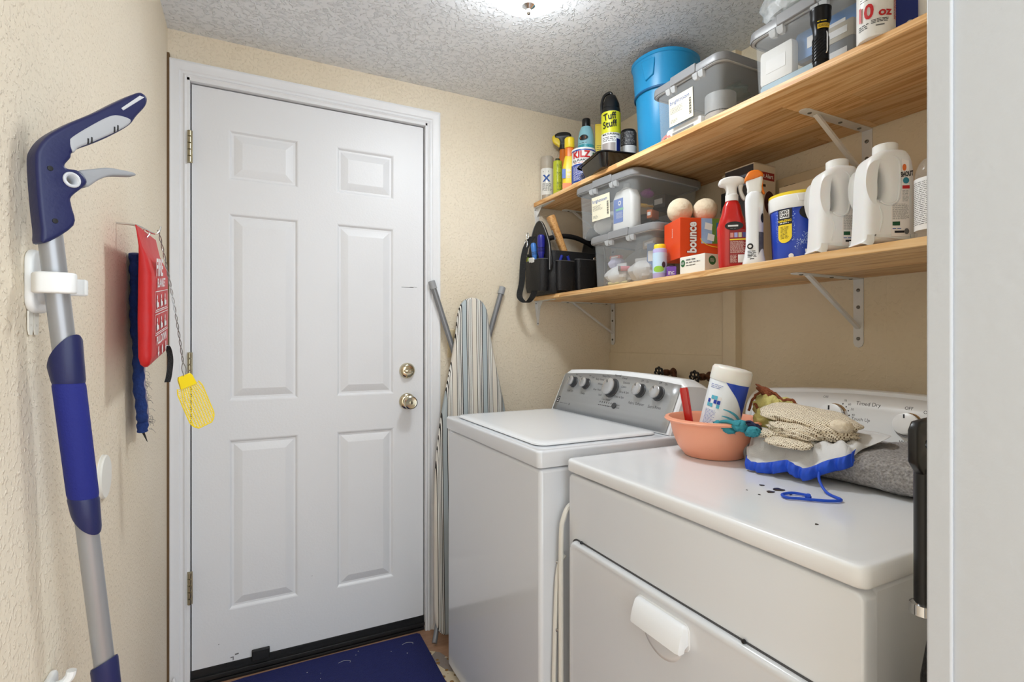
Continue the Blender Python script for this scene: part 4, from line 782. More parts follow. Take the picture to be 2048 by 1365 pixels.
MB().tube([(0.012, -0.0175, 0.078), (0.013, -0.0205, 0.070), (0.013, -0.0205, 0.032), (0.011, -0.0185, 0.028)], 0.0016, 8).build('pocket_clip', CHROME, r)
r = can('spray_can', 'white aerosol can with red 10 oz lettering at the shelf end', 'spray can', 1.188, 0.643, ZU, 0.0345, 0.20, CW, mat('red_cap', (190, 30, 30), 0.4), 0.03, 0.9)
f_ = on_cyl(0.0345); text('10', 0.042, INKR, r, f_, -0.020, 0.050, 0.0026, bold=0.03, sx=0.8); text('oz', 0.024, INKR, r, f_, 0.016, 0.044, 0.0024, bold=0.03)
fine_print(INKB, r, f_, -0.030, 0.026, 0.076, 0.125, 6, seed=31, fill=0.35); fine_print(INKB, r, f_, -0.008, 0.024, 0.024, 0.033, 2, 0.0012, seed=14); fine_print(INKB, r, f_, -0.034, -0.012, 0.018, 0.030, 2, seed=32); fine_print(INKG, r, f_, 0.0, 0.02, 0.016, 0.022, 1, seed=33)
fine_print(INKR, r, f_, 0.036, 0.05, 0.03, 0.11, 14, seed=34)
r = thing('blue_carton', 'dark blue carton behind the 10 oz can at the shelf end', 'carton', (1.285, 0.628, ZU), facing(1.285, 0.628))
MB().bb(-0.028, 0.028, -0.02, 0.02, 0, 0.16).build('carton_body', mat('carton_navy', (20, 42, 120), 0.35), r, bevel=0.001); MB().bb(-0.028, 0.028, -0.0205, 0.0205, 0.160, 0.164).build('top_flap', mat('carton_navy2', (26, 50, 130), 0.35), r); patch('picture', CREAM, r, on_front(0.0202), -0.006, 0.010, 0.034, 0.056, ell=True)
r = thing('white_jug', 'white container at the shelf end beside the door jamb', 'container', (1.262, 0.566, ZU), facing(1.262, 0.566))
MB().loft([[(a * s, c * s, z) for a, c in rrect(0.06, 0.05, 0.014, 4)] for s, z in ((0.95, 0), (1, 0.005), (1, 0.15), (0.6, 0.18), (0.45, 0.185))]).build('container_body', WHITEP, r); MB().lathe([(0.016, 0.183), (0.016, 0.205), (0.013, 0.207)], 16).build('cap', WHITEP, r)

# ------------------------------------------------------------------ lower shelf: tool bag
TB = thing('tool_bag', 'black nylon open tool bag at the wall end of the lower shelf', 'tool bag', (1.118, 1.992, ZL), 0)
# local: x into the shelf, y along the wall; end panel at x=0
MB().loft([[(0.165 + (a) * s, c * s2, z) for a, c in rrect(0.30, 0.19, 0.03, 4)] for s, s2, z in ((0.90, 0.90, 0.001), (0.95, 0.97, 0.012), (0.97, 1.0, 0.09), (0.97, 0.98, 0.183), (0.94, 0.93, 0.185), (0.92, 0.92, 0.04))]).build('body', FABB, TB, ang=50)
def endp(x0, m=FABB): 
    return [(-0.093, 0.10), (-0.092, 0.19), (-0.074, 0.240), (-0.044, 0.290), (-0.016, 0.320), (0.016, 0.322), (0.046, 0.300), (0.072, 0.255), (0.090, 0.20), (0.093, 0.10)]
ROTY = Matrix(((0, 1, 0, 0), (1, 0, 0, 0), (0, 0, 1, 0), (0, 0, 0, 1)))
for x_ in (0.020, 0.305):
    e = MB().plate([endp(0)], 0.010, 0.003, M=TR((x_, 0, 0)) @ ROTY, k=3).build('end_flap', FABB, TB, ang=50)
    MB().tube(smooth_path([(x_ - 0.005, y, z) for y, z in endp(0)], 4), 0.0016, 6).build('piping', mat('piping_grey', (150, 150, 150), 0.6), e)
def pocket(name, cx, cy, w_, d_, z0, z1, ang_):
    b = MB(); M = TR((cx, cy, 0), (0, 0, ang_))
    b.loft([[(a * s, c * s, z) for a, c in rrect(w_, d_, d_ * 0.4, 4)] for s, z in ((0.85, z0), (0.95, z0 + 0.02), (1.0, z1), (0.94, z1), (0.9, z0 + 0.03))], M=M)
    p_ = b.build(name, FABB, TB, ang=50)
    MB().tube([tuple(M @ Vector((a, c, z1))) for a, c in rrect(w_, d_, d_ * 0.4, 4)], 0.0017, 6, closed=True).build('pocket_trim', mat('piping_dark', (92, 92, 94), 0.6), p_)
pocket('pocket', 0.006, 0.0, 0.155, 0.050, 0.012, 0.148, PI / 2)
pocket('pocket', 0.085, -0.100, 0.085, 0.036, 0.012, 0.138, 0)
pocket('pocket', 0.190, -0.100, 0.10, 0.036, 0.012, 0.150, 0)
MB().tube(smooth_path([(0.02, 0.0, 0.235), (0.10, 0.0, 0.262), (0.165, 0, 0.27), (0.23, 0, 0.262), (0.305, 0, 0.235)], 5), 0.011, 12).build('carry_handle', FABB, TB)
st = MB(); P_ = smooth_path([(0.006, 0.040, 0.262), (-0.026, 0.040, 0.215), (-0.040, 0.044, 0.15), (-0.044, 0.048, 0.06), (-0.054, 0.052, 0.0), (-0.052, 0.030, -0.026), (-0.044, 0.000, -0.036), (-0.036, -0.030, -0.016), (-0.034, -0.050, 0.012)], 6)
st.loft([[tuple(p + Vector((0.0113, -0.0065, 0)) * s + Vector((0.5, 0.87, 0)) * q) for s, q in ((-1, -0.0015), (1, -0.0015), (1, 0.0015), (-1, 0.0015))] for p in P_])
so = st.build('shoulder_strap', mat('webbing', (20, 20, 20), 0.7, bump=0.5, bs=250), TB, ang=60)
MB().tube([(-0.026, 0.042 + 0.011 * math.cos(t), 0.228 + 0.018 * math.sin(t)) for t in [2 * PI * i / 16 for i in range(16)]], 0.0025, 8, closed=True).build('snap_hook', CHROME, so)
MB().tube([(-0.020, 0.040 + 0.009 * math.cos(t), 0.262 + 0.015 * math.sin(t)) for t in [2 * PI * i / 16 for i in range(16)]], 0.0022, 8, closed=True).build('strap_ring', CHROME, so)
MB().lathe([(0.010, 0), (0.008, 0.003), (0.004, 0.0035)], 14, TR((0.245, -0.0975, 0.158), (PI / 2, 0, 0))).build('rivet', CHROME, TB)
TBL = Vector((1.118, 1.992, ZL))
def tool(name, label, cat, p, rot=(0, 0, 0), group=None): return thing(name, label, cat, tuple(TBL + Vector(p)), group=group, rot=rot)
# hammer standing head-down in the bag
HW = wood('hammer_wood', (226, 178, 118), (212, 158, 96), (190, 130, 74), 3)
r = tool('hammer', 'wooden hammer handle sticking out of the black tool bag', 'hammer', (0.185, -0.030, 0.065))
d_ = Vector((-0.118, 0.02, 0.285)); q_ = d_.to_track_quat('Z', 'Y'); Lh = d_.length
Mh = q_.to_matrix().to_4x4()
MB().loft([[(a * s, c * s, z) for a, c in rrect(0.038, 0.030, 0.011, 4)] for s, z in ((0.8, 0.0), (0.85, Lh * 0.3), (0.95, Lh * 0.55), (1.05, Lh * 0.85), (1.15, Lh - 0.012), (1.05, Lh - 0.002), (0.8, Lh))], M=Mh).build('handle', HW, r, ang=50)
MB().lathe([(0.014, -0.05), (0.015, -0.045), (0.015, 0.045), (0.012, 0.05)], 16, Mh @ TR((0, 0, 0), (PI / 2, 0, 0))).build('hammer_head', mat('steel_dark', (90, 90, 92), 0.35, 0.9), r)
fs_ = lambda u, v, o_=0.0: tuple(Mh @ Vector((u, -0.0175 - o_, v)))
patch('sticker', INKW, r, fs_, -0.009, 0.009, Lh * 0.66, Lh * 0.80, 0.0006); fine_print(INKB, r, fs_, -0.006, 0.006, Lh * 0.68, Lh * 0.78, 5, 0.0012, 0.5, 41)
def driver(label, p, m, R, Lr, rot, name='screwdriver'):
    r = tool(name, label, 'screwdriver', p, rot)
    MB().lathe([(R * 0.55, 0), (R * 0.7, Lr * 0.06), (R * 0.72, Lr * 0.16), (R, Lr * 0.28), (R * 1.0, Lr * 0.42), (R * 0.92, Lr * 0.5), (R * 1.02, Lr * 0.6), (R * 1.0, Lr * 0.88), (R * 0.8, Lr * 0.97), (R * 0.45, Lr)], 24).build('grip', m, r)
    for k in range(4): MB().lathe([(R * 1.0, Lr * (0.3 + k * 0.05)), (R * 1.06, Lr * (0.31 + k * 0.05)), (R * 1.0, Lr * (0.32 + k * 0.05))], 20, c0=False, c1=False).build('grip_ring', BLACK, r)
    MB().lathe([(0.003, -0.09), (0.003, 0.002)], 10).build('blade', CHROME, r)
driver('dark blue ribbed screwdriver in the tool bag end pocket', (0.004, -0.040, 0.150), mat('navy_grip', (38, 40, 140), 0.35, var=0.1), 0.0165, 0.105, (0.05, -0.04, 0))
driver('light blue handled screwdriver in the tool bag end pocket', (0.002, 0.010, 0.150), mat('sky_grip', (70, 130, 210), 0.35, var=0.1), 0.0125, 0.080, (-0.12, -0.06, 0))
r = tool('key_fob', 'white key fob in the tool bag end pocket', 'key fob', (-0.012, 0.006, 0.128), (0.1, -0.3, 0))
MB().plate([rrect(0.046, 0.034, 0.009, 4)], 0.007, 0.002, M=TR((0, 0, 0.017)) @ ROTY).build('fob_body', WHITEP, r); MB().plate([rrect(0.018, 0.008, 0.003, 3)], 0.008, 0.001, M=TR((0, 0.012, 0.010)) @ ROTY).build('fob_slot', BLACK, r)
for q, (y, x_, tl, lb) in enumerate(((0.088, 0.008, 0.22, 'yellow pencil at the outer edge of the tool bag'), (0.070, 0.006, 0.08, 'yellow-green pencil beside the strap of the tool bag'))):
    r = tool('pencil', lb, 'pencil', (x_, y, 0.085), (tl * -0.6, -0.05, 0))
    MB().lathe([(0.0045, 0), (0.0045, 0.088), (0.0042, 0.089)], 6).build('pencil_body', mat('pencil_yel%d' % q, (222, 206, 40) if q == 0 else (170, 206, 60), 0.4), r); MB().lathe([(0.0047, 0.088), (0.0047, 0.100), (0.003, 0.103)], 10).build('pencil_tip', BLACK, r)
r = tool('pliers', 'blue handled pliers in the tool bag side pocket', 'pliers', (0.085, -0.100, 0.062))
for s in (-1, 1): MB().tube(smooth_path([(s * 0.004, 0, 0), (s * 0.018, 0, 0.04), (s * 0.022, 0, 0.075), (s * 0.014, 0, 0.10)], 4), 0.0065, 10).build('handle', mat('plier_blue', (28, 44, 150), 0.4), r)
MB().plate([[(-0.010, 0.01), (0.010, 0.01), (0.006, -0.035), (-0.006, -0.035)]], 0.008, 0.001).build('jaw', mat('steel_dark', (90, 90, 92)), r)

# ------------------------------------------------------------------ lower shelf: products
r = can('lidded_bottle', 'small lavender bottle with yellow lid in front of the stacked bins', 'bottle', 1.198, 1.307, ZL, 0.0225, 0.098, mat('lavender', (190, 180, 226), 0.35), YEL, 0.014, 0.86, rim=False)
f_ = on_cyl(0.0225); patch('label_sky', mat('pale_sky', (196, 222, 244), 0.4), r, f_, -0.034, 0.034, 0.018, 0.084, n=20); patch('label_hill', mat('grass_print', (150, 200, 70), 0.4), r, f_, -0.022, 0.014, 0.020, 0.040, 0.001, ell=True); patch('label_animal', mat('print_brown', (70, 56, 66), 0.4), r, f_, 0.006, 0.018, 0.034, 0.054, 0.0014, ell=True)
r = thing('small_carton', 'tiny purple carton beside the lavender bottle', 'carton', (1.205, 1.262, ZL), facing(1.205, 1.262))
MB().bb(-0.015, 0.015, -0.012, 0.012, 0, 0.034).build('carton_body', mat('violet', (112, 64, 170), 0.4), r, bevel=0.001); MB().bb(-0.006, 0.006, -0.0125, 0.0125, 0.034, 0.036).build('flap', mat('violet_d', (86, 46, 140), 0.4), r); fine_print(INKW, r, on_front(0.012), -0.010, 0.010, 0.008, 0.020, 2, 0.001, seed=13)
r = thing('dryer_sheet_box', 'small white box with green round logos below the orange box', 'box', (1.250, 1.170, ZL), 0)
MB().bb(-0.05, 0.05, -0.05, 0.05, 0, 0.056).build('box_body', mat('off_white', (236, 234, 226), 0.5), r, bevel=0.001); MB().bb(-0.049, 0.049, -0.049, 0.049, 0.0561, 0.0575).build('lid_flap', mat('off_white2', (226, 224, 216), 0.5), r)
GRN = mat('leaf_green', (40, 104, 60), 0.4); f1 = on_left(0.05); f2 = on_front(0.05)
patch('logo_disc', GRN, r, f1, -0.046, -0.028, 0.026, 0.048, ell=True); patch('logo_disc', GRN, r, f2, -0.035, -0.005, 0.024, 0.052, ell=True); fine_print(INKG, r, f1, -0.024, 0.020, 0.042, 0.050, 1, seed=3); fine_print(INKG, r, f1, -0.024, 0.036, 0.034, 0.041, 1, seed=4); fine_print(INKB, r, f1, -0.024, 0.020, 0.027, 0.031, 1, seed=5); fine_print(INKW, r, f2, -0.029, -0.011, 0.033, 0.043, 2, 0.0014, seed=6); fine_print(INKW, r, f1, -0.043, -0.031, 0.033, 0.041, 2, 0.0014, seed=7)
ORB = mat('box_orange', (226, 74, 24), 0.4, var=0.05)
br_ = math.radians(-20)
cx_ = 1.2 + 0.07 * math.cos(br_) - 0.06 * math.sin(br_); cy_ = 1.22 + 0.07 * math.sin(br_) + 0.06 * math.cos(br_)
r = thing('fabric_sheet_box', 'orange dryer sheet box resting on the small white box', 'box', (cx_, cy_, ZL + 0.0575), br_)
MB().bb(-0.07, 0.07, -0.06, 0.06, 0, 0.126).build('box_body', ORB, r, bevel=0.001); MB().bb(-0.068, 0.068, -0.058, 0.058, 0.1261, 0.1265).build('top_flap', ORB, r)
f2 = on_front(0.06); f1 = on_left(0.07)
patch('picture_sky', mat('print_sky', (120, 160, 220), 0.4, rgb2=(190, 210, 235), vs=30), r, f2, 0.0, 0.036, 0.046, 0.1255, 0.0005); patch('picture_field', mat('print_field', (70, 110, 50), 0.4, rgb2=(120, 150, 60), vs=40), r, f2, 0.036, 0.0695, 0.046, 0.1255, 0.0005)
for (a, c, w_) in ((0.022, 0.100, 0.024), (0.030, 0.066, 0.022)):
    MB().add([f2(a - w_ / 2, c - 0.008, 0.0012), f2(a + w_ / 2, c - 0.013, 0.0012), f2(a + w_ / 2 + 0.003, c + 0.007, 0.0012), f2(a - w_ / 2 + 0.003, c + 0.013, 0.0012)], [(0, 1, 2, 3)]).build('picture_sheet', INKW, r, recalc=False)
MB().tube([f2(0.0 + 0.07 - 0.072 * math.cos(t), 0.062 - 0.028 * math.sin(t), 0.0008) for t in [PI * 0.5 * i / 10 for i in range(11)]], 0.0011, 5).build('picture_edge', YEL, r)
text('bounce', 0.041, mat('logo_red', (120, 22, 18)), r, f2, -0.030, 0.064, 0.0014, rot=PI / 2, bold=0.065, sx=0.80); text('bounce', 0.041, INKW, r, f2, -0.030, 0.064, 0.0020, rot=PI / 2, bold=0.035, sx=0.80)
patch('panel_blue', mat('tag_blue', (20, 110, 180), 0.4), r, f2, 0.050, 0.060, 0.07, 0.112, 0.001); fine_print(INKW, r, f1, -0.048, -0.030, 0.014, 0.030, 3, seed=44); text('bounce', 0.010, INKW, r, f1, 0.005, 0.086, rot=PI / 2, shear=0.2)
WOOL = mat('wool', (236, 224, 200), 0.95, rgb2=(216, 200, 172), vs=60, bump=0.8, bs=90, bdist=0.004)
for (bx_, by_, rr_, lb) in ((1.262, 1.283, 0.0405, 'cream wool dryer ball on the orange box nearer the clear bins'), (1.325, 1.236, 0.0385, 'cream wool dryer ball on the orange box beside the red spray')):
    def ball(s, t, R_=rr_):
        a, p_ = 2 * PI * s, PI * t; v = Vector((math.sin(p_) * math.cos(a), math.sin(p_) * math.sin(a), -math.cos(p_)))
        k = R_ * (1 + 0.02 * noise.noise(v * 3 + Vector((R_ * 900, 0, 0))))
        return (v.x * k, v.y * k, R_ + v.z * k)
    r = thing('dryer_ball', lb, 'dryer ball', (bx_, by_, ZL + 0.0575 + 0.126 + 0.0008), 0, 'wool dryer balls')
    MB().grid(ball, 32, 20).build('ball', WOOL, r)
    fz = MB(); rr2 = random.Random(int(rr_ * 10000))
    for k in range(260):
        v = Vector((rr2.gauss(0, 1), rr2.gauss(0, 1), rr2.gauss(0, 1))).normalized(); tpt = v.orthogonal().normalized() * rr2.uniform(-0.004, 0.004)
        base = Vector((0, 0, rr_)) + v * rr_ * 0.99; tip = base + v * rr2.uniform(0.001, 0.004) + tpt
        fz.add([tuple(base - tpt * 0.08), tuple(base + v.cross(tpt).normalized() * 0.0004 if tpt.length > 1e-6 else base), tuple(tip)], [(0, 1, 2)])
    fo = fz.build('wool_fuzz', WOOL, r, recalc=False, smooth=False); fo['kind'] = 'stuff'
# red spray
RED = mat('red_bottle', (196, 26, 22), 0.22, var=0.08, coat=0.2)
r = thing('spray_bottle', 'red spray bottle with white trigger head beside the orange box', 'spray bottle', (1.212, 1.034, ZL), facing(1.2, 1.03) + 0.15)
flat_bottle(r, ((0.066, 0.042, 0), (0.070, 0.046, 0.006), (0.074, 0.048, 0.06), (0.078, 0.050, 0.115), (0.064, 0.046, 0.140), (0.056, 0.042, 0.150), (0.046, 0.036, 0.175), (0.034, 0.030, 0.188), (0.030, 0.028, 0.190)), RED)
f_ = on_front(0.0252); trigger_head(r, 0.204, WHITEP, WHITEP, 1.05, 1)
patch('label_panel', mat('label_red', (150, 20, 20), 0.4), r, f_, -0.010, 0.034, 0.012, 0.106); patch('logo_oval', INKB, r, f_, -0.022, 0.026, 0.104, 0.128, 0.001, ell=True); fine_print(INKW, r, f_, -0.014, 0.018, 0.112, 0.120, 1, 0.0016, 0.7, seed=8); fine_print(INKG, r, f_, -0.008, 0.012, 0.107, 0.111, 1, 0.0016, seed=9)
for k, c in enumerate(((220, 150, 140), (170, 170, 220), (210, 200, 160), (80, 80, 140))): patch('label_icon', mat('icon%d' % k, c), r, f_, -0.008 + k * 0.0105, 0.0005 + k * 0.0105, 0.084, 0.097, 0.001)
patch('label_strip', YEL, r, f_, -0.009, 0.033, 0.076, 0.080, 0.001); fine_print(mat('ink_pale', (226, 200, 190)), r, f_, -0.008, 0.033, 0.040, 0.074, 8, 0.001, seed=46); fine_print(mat('ink_pale', (226, 200, 190)), r, f_, -0.008, 0.010, 0.014, 0.036, 5, 0.001, seed=47)
patch('label_code', INKW, r, f_, 0.012, 0.030, 0.014, 0.036, 0.001)
# white spray with orange head
r = thing('spray_bottle', 'slim white spray bottle with orange topped trigger beside the blue tub', 'spray bottle', (1.207, 0.957, ZL), facing(1.207, 0.957))
flat_bottle(r, ((0.056, 0.046, 0), (0.058, 0.048, 0.005), (0.050, 0.042, 0.022), (0.042, 0.038, 0.05), (0.040, 0.036, 0.10), (0.044, 0.038, 0.14), (0.046, 0.038, 0.170), (0.042, 0.036, 0.186), (0.032, 0.030, 0.193), (0.030, 0.028, 0.195)), ENAMEL2)
MB().plate([[(-0.015, 0.190), (0.016, 0.190), (0.018, 0.208), (0.021, 0.226), (0.016, 0.236), (-0.012, 0.232), (-0.021, 0.224), (-0.017, 0.206)]], 0.026, 0.006, k=2).build('trigger_head', WHITEP, r, ang=60)
MB().plate([[(-0.024, 0.224), (0.0, 0.226), (0.020, 0.234), (0.021, 0.242), (0.010, 0.252), (-0.008, 0.252), (-0.018, 0.244)]], 0.029, 0.006, k=2).build('head_cover', ORG, r, ang=60)
MB().plate([[(0.014, 0.226), (0.022, 0.226), (0.021, 0.206), (0.026, 0.190), (0.021, 0.188), (0.014, 0.206)]], 0.012, 0.003, k=2).build('trigger', ORG, r, ang=60)
f_ = on_front(0.0205); patch('mark', INKB, r, f_, -0.017, -0.002, 0.040, 0.056, 0.001, ell=True); patch('mark', INKW, r, f_, -0.014, -0.006, 0.044, 0.052, 0.0014, ell=True); fine_print(INKB, r, f_, -0.016, 0.006, 0.018, 0.037, 3, 0.001, 0.6, seed=10); patch('mark', INKB, r, on_front(0.0215), -0.010, 0.0, 0.006, 0.016, 0.001)
f_ = on_cyl(0.0215, 1.05); patch('side_label', mat('label_pale', (236, 232, 230), 0.4), r, f_, -0.012, 0.012, 0.05, 0.15, 0.0008); patch('side_picture', mat('grey_print', (120, 118, 118), 0.4, rgb2=(50, 48, 50), vs=60), r, f_, -0.012, 0.014, 0.012, 0.085, 0.0015); patch('side_mark', INKB, r, f_, -0.006, 0.006, 0.11, 0.135, 0.0016, ell=True)
# blue tub
r = thing('detergent_tub', 'round blue detergent tub with white and yellow lid beside the white jugs', 'tub', (1.275, 0.878, ZL), facing(1.275, 0.878))
TBR = lambda v: 0.0605 + 0.0065 * min(1, max(0, v / 0.14))
MB().lathe([(0.057, 0), (0.0605, 0.004), (0.067, 0.142), (0.066, 0.144)], 44).build('tub_body', mat('tub_blue', (28, 52, 160), 0.3, rgb2=(44, 84, 196), vs=14), r)
ld = MB().lathe([(0.0690, 0.132), (0.0700, 0.136), (0.0712, 0.162), (0.0700, 0.166)], 44).build('lid', WHITEP, r); MB().lathe([(0.0702, 0.1655), (0.0704, 0.172), (0.068, 0.1735)], 44).build('lid_top', YEL, ld)
fl = on_cyl(0.0706); MB().loft([[fl(u, v, o_) for u, v in ((-0.016 * s + 0.012, 0.162), (0.016 * s + 0.012, 0.162), (0.011 * s + 0.012, 0.146), (-0.011 * s + 0.012, 0.146))] for s, o_ in ((1, -0.001), (0.9, 0.0025), (0.5, 0.0026))]).build('lid_tab', WHITEP, ld)
f_ = on_cyl(TBR); patch('label_panel', INKB, r, f_, -0.049, -0.014, 0.092, 0.131, 0.0008); patch('label_panel', YEL, r, f_, -0.049, -0.014, 0.062, 0.092, 0.0008); patch('label_panel', YEL, r, f_, -0.049, -0.014, 0.046, 0.078, 0.0009, ell=True); patch('label_bubble', INKW, r, f_, -0.044, -0.020, 0.108, 0.128, 0.0014)
text('DEO', 0.010, INKB, r, f_, -0.032, 0.1225, 0.002, bold=0.03); text('CARE', 0.009, INKB, r, f_, -0.032, 0.1135, 0.002, bold=0.03); text('AMAZING', 0.0075, YEL, r, f_, -0.0315, 0.101, 0.002, bold=0.03); fine_print(INKW, r, f_, -0.044, -0.018, 0.094, 0.098, 1, 0.0016, seed=50); fine_print(INKB, r, f_, -0.042, -0.02, 0.056, 0.088, 6, 0.0016, 0.35, seed=51)
patch('label_oval', INKB, r, f_, 0.002, 0.07, 0.098, 0.140, 0.0008, n=20, ell=True); text('AMBIC', 0.012, INKW, r, f_, 0.034, 0.124, 0.0016, bold=0.03); text('61', 0.012, YEL, r, f_, 0.026, 0.112, 0.0016, bold=0.03); fine_print(YEL, r, f_, 0.036, 0.055, 0.107, 0.116, 2, 0.0016, seed=52)
gl = MB(); r9 = random.Random(5)
for k in range(170):
    t = r9.random(); u = -0.004 + 0.05 * t + r9.gauss(0, 0.004); v = 0.035 + 0.045 * t + r9.gauss(0, 0.006); e = r9.uniform(0.0004, 0.0013)
    if v < 0.006: continue
    gl.add([f_(u - e, v, 0.001), f_(u, v - e, 0.001), f_(u + e, v, 0.001), f_(u, v + e, 0.001)], [(0, 1, 2, 3)])
for k in range(90):
    v = r9.uniform(0.05, 0.135); u = r9.choice((-0.052, -0.010)) + r9.gauss(0, 0.0022); e = r9.uniform(0.0004, 0.0011)
    gl.add([f_(u - e, v, 0.001), f_(u, v - e, 0.001), f_(u + e, v, 0.001), f_(u, v + e, 0.001)], [(0, 1, 2, 3)])
go = gl.build('printed_sparkles', mat('sparkle', (190, 214, 246), 0.4), r, recalc=False, smooth=False); go['kind'] = 'stuff'
patch('label_mark', INKW, r, f_, -0.022, -0.010, 0.006, 0.018, 0.001, ell=True)
# white jugs
def jug(label, x, y, s, rz):
    r = thing('detergent_jug', label, 'jug', (x, y, ZL + 0.0045), rz, 'white handled jugs')
    o_ = [(-0.046, 0.0), (-0.048, 0.008), (-0.046, 0.04), (-0.044, 0.09), (-0.042, 0.14), (-0.036, 0.172), (-0.022, 0.186), (-0.006, 0.192), (0.024, 0.192), (0.036, 0.186), (0.046, 0.165), (0.050, 0.12), (0.052, 0.05), (0.052, 0.008), (0.050, 0.0)]
    hole = [(-0.026, 0.150), (-0.018, 0.150), (-0.012, 0.132), (-0.010, 0.108), (-0.016, 0.092), (-0.024, 0.096), (-0.030, 0.115), (-0.030, 0.135)]
    # body with a thinner region near the grip: main outline, rounded edges, through hole
    MB().plate([[(a * s, max(0.0, c) * s) for a, c in smooth_xy(o_)], [(a * s, c * s) for a, c in smooth_xy(hole)]], 0.070 * s, 0.017 * s, res=4).build('jug_body', mat('hdpe_white', (236, 236, 236), 0.4, var=0.03, sub=0.1), r, ang=60)
    MB().plate([[(a * s, c * s) for a, c in smooth_xy([(x_ * 1.06 + 0.001, 0.121 + (z - 0.121) * 1.06) for x_, z in hole])]], 0.020 * s, 0.002).build('grip_web', mat('hdpe_white', (236, 236, 236)), r, ang=60)
    MB().lathe([(0.021 * s, 0.188 * s), (0.0225 * s, 0.190 * s), (0.0225 * s, 0.207 * s), (0.020 * s, 0.209 * s)], 30, TR((0.008 * s, 0, 0))).build('cap', WHITEP, r)
    rg = MB().tube(smooth_path([(-0.020 * s, -0.0345 * s, 0.085 * s), (-0.010 * s, -0.0355 * s, 0.078 * s), (0.006 * s, -0.0355 * s, 0.080 * s), (0.0135 * s, -0.0355 * s, 0.092 * s), (0.0165 * s, -0.0355 * s, 0.13 * s), (0.0150 * s, -0.0345 * s, 0.165 * s), (0.0, -0.033 * s, 0.176 * s), (-0.020 * s, -0.031 * s, 0.168 * s)], 5), 0.0022 * s, 8); rg.build('grip_ridge', mat('hdpe_white', (236, 236, 236)), r)
    MB().tube(smooth_path([(-0.022 * s, -0.0335 * s, 0.076 * s), (-0.017 * s, -0.035 * s, 0.05 * s), (-0.022 * s, -0.0345 * s, 0.022 * s)], 5), 0.002 * s, 8).build('grip_ridge', mat('hdpe_white', (236, 236, 236)), r)
    ff = on_front(0.0352 * s)
    lbm = mat('jug_label', (244, 238, 234), 0.4)
    MB().plate([[(0.0, 0.012), (0.049, 0.012), (0.047, 0.164), (0.028, 0.168), (0.027, 0.092), (0.018, 0.080), (0.0, 0.072)]], 0.0012, 0, M=TR((0, -0.0353 * s, 0), (0, 0, 0), (s * 0.70, 1, s))).build('label', lbm, r)
    a = s
    text('SHOUT', 0.0135 * a, INKB, r, ff, 0.0285 * a, 0.137 * a, 0.0024, bold=0.04, sx=0.52, rot=0.12); patch('logo_swirl', mat('swirl_or', (226, 110, 40)), r, ff, 0.0205 * a, 0.028 * a, 0.144 * a, 0.158 * a, 0.0012, ell=True); patch('logo_swirl', mat('swirl_bl', (40, 130, 150)), r, ff, 0.0215 * a, 0.033 * a, 0.118 * a, 0.131 * a, 0.0012, ell=True)
    patch('label_strip', INKR, r, ff, 0.0205 * a, 0.034 * a, 0.108 * a, 0.1145 * a, 0.0012)
    fine_print(INKG, r, ff, 0.0205 * a, 0.033 * a, 0.082 * a, 0.106 * a, 6, 0.0012, 0.35, 61); fine_print(INKB, r, ff, 0.002 * a, 0.033 * a, 0.046 * a, 0.078 * a, 9, 0.0012, 0.35, 62)
    patch('label_box', mat('forest', (24, 84, 50)), r, ff, 0.002 * a, 0.016 * a, 0.034 * a, 0.042 * a, 0.0012); patch('label_box', INKB, r, ff, 0.006 * a, 0.024 * a, 0.019 * a, 0.0235 * a, 0.0012); fine_print(INKBL, r, ff, 0.002 * a, 0.020 * a, 0.026 * a, 0.030 * a, 1, 0.0012, seed=63); patch('label_ring', INKG, r, ff, 0.024 * a, 0.033 * a, 0.016 * a, 0.028 * a, 0.0012, ell=True)
    return r
def smooth_xy(o): return [(p.x, p.y) for p in smooth_path([(a, b, 0) for a, b in o], 4, True)]
jug('white jug with moulded handle standing next to the blue tub', 1.232, 0.760, 1.04, facing(1.232, 0.760) + 0.50)
jug('nearest white jug with moulded handle, beside the clear bottle at shelf end', 1.226, 0.653, 1.04, facing(1.226, 0.653) + 0.50)
r = can('clear_bottle', 'clear bottle with white printed label beside the door jamb', 'bottle', 1.235, 0.556, ZL, 0.034, 0.165, CLEAR, WHITEP, 0.02, 0.4, shoulder=0.035, rim=False)
f_ = on_cyl(0.0345); patch('label', INKW, r, f_, -0.06, 0.06, 0.02, 0.125, n=30); fine_print(INKB, r, f_, -0.05, 0.05, 0.03, 0.118, 13, 0.001, 0.3, 66)
r = thing('alarm_box', 'tall carton with a red banner standing behind the spray bottles', 'carton', (1.452, 1.166, ZL), 0)
MB().bb(-0.052, 0.048, -0.055, 0.055, 0, 0.352).build('carton_body', mat('carton_cream', (226, 214, 196), 0.5), r, bevel=0.001); f1 = on_left(0.0522); f2 = on_front(0.0552)
patch('dark_side', mat('carton_dark', (44, 40, 44), 0.5), r, f1, -0.054, 0.054, 0.002, 0.350); patch('side_band', mat('carton_blue', (110, 130, 160), 0.5), r, f1, -0.052, 0.052, 0.29, 0.325, 0.001); fine_print(INKB, r, f1, -0.04, 0.04, 0.295, 0.32, 2, 0.0014, seed=70)
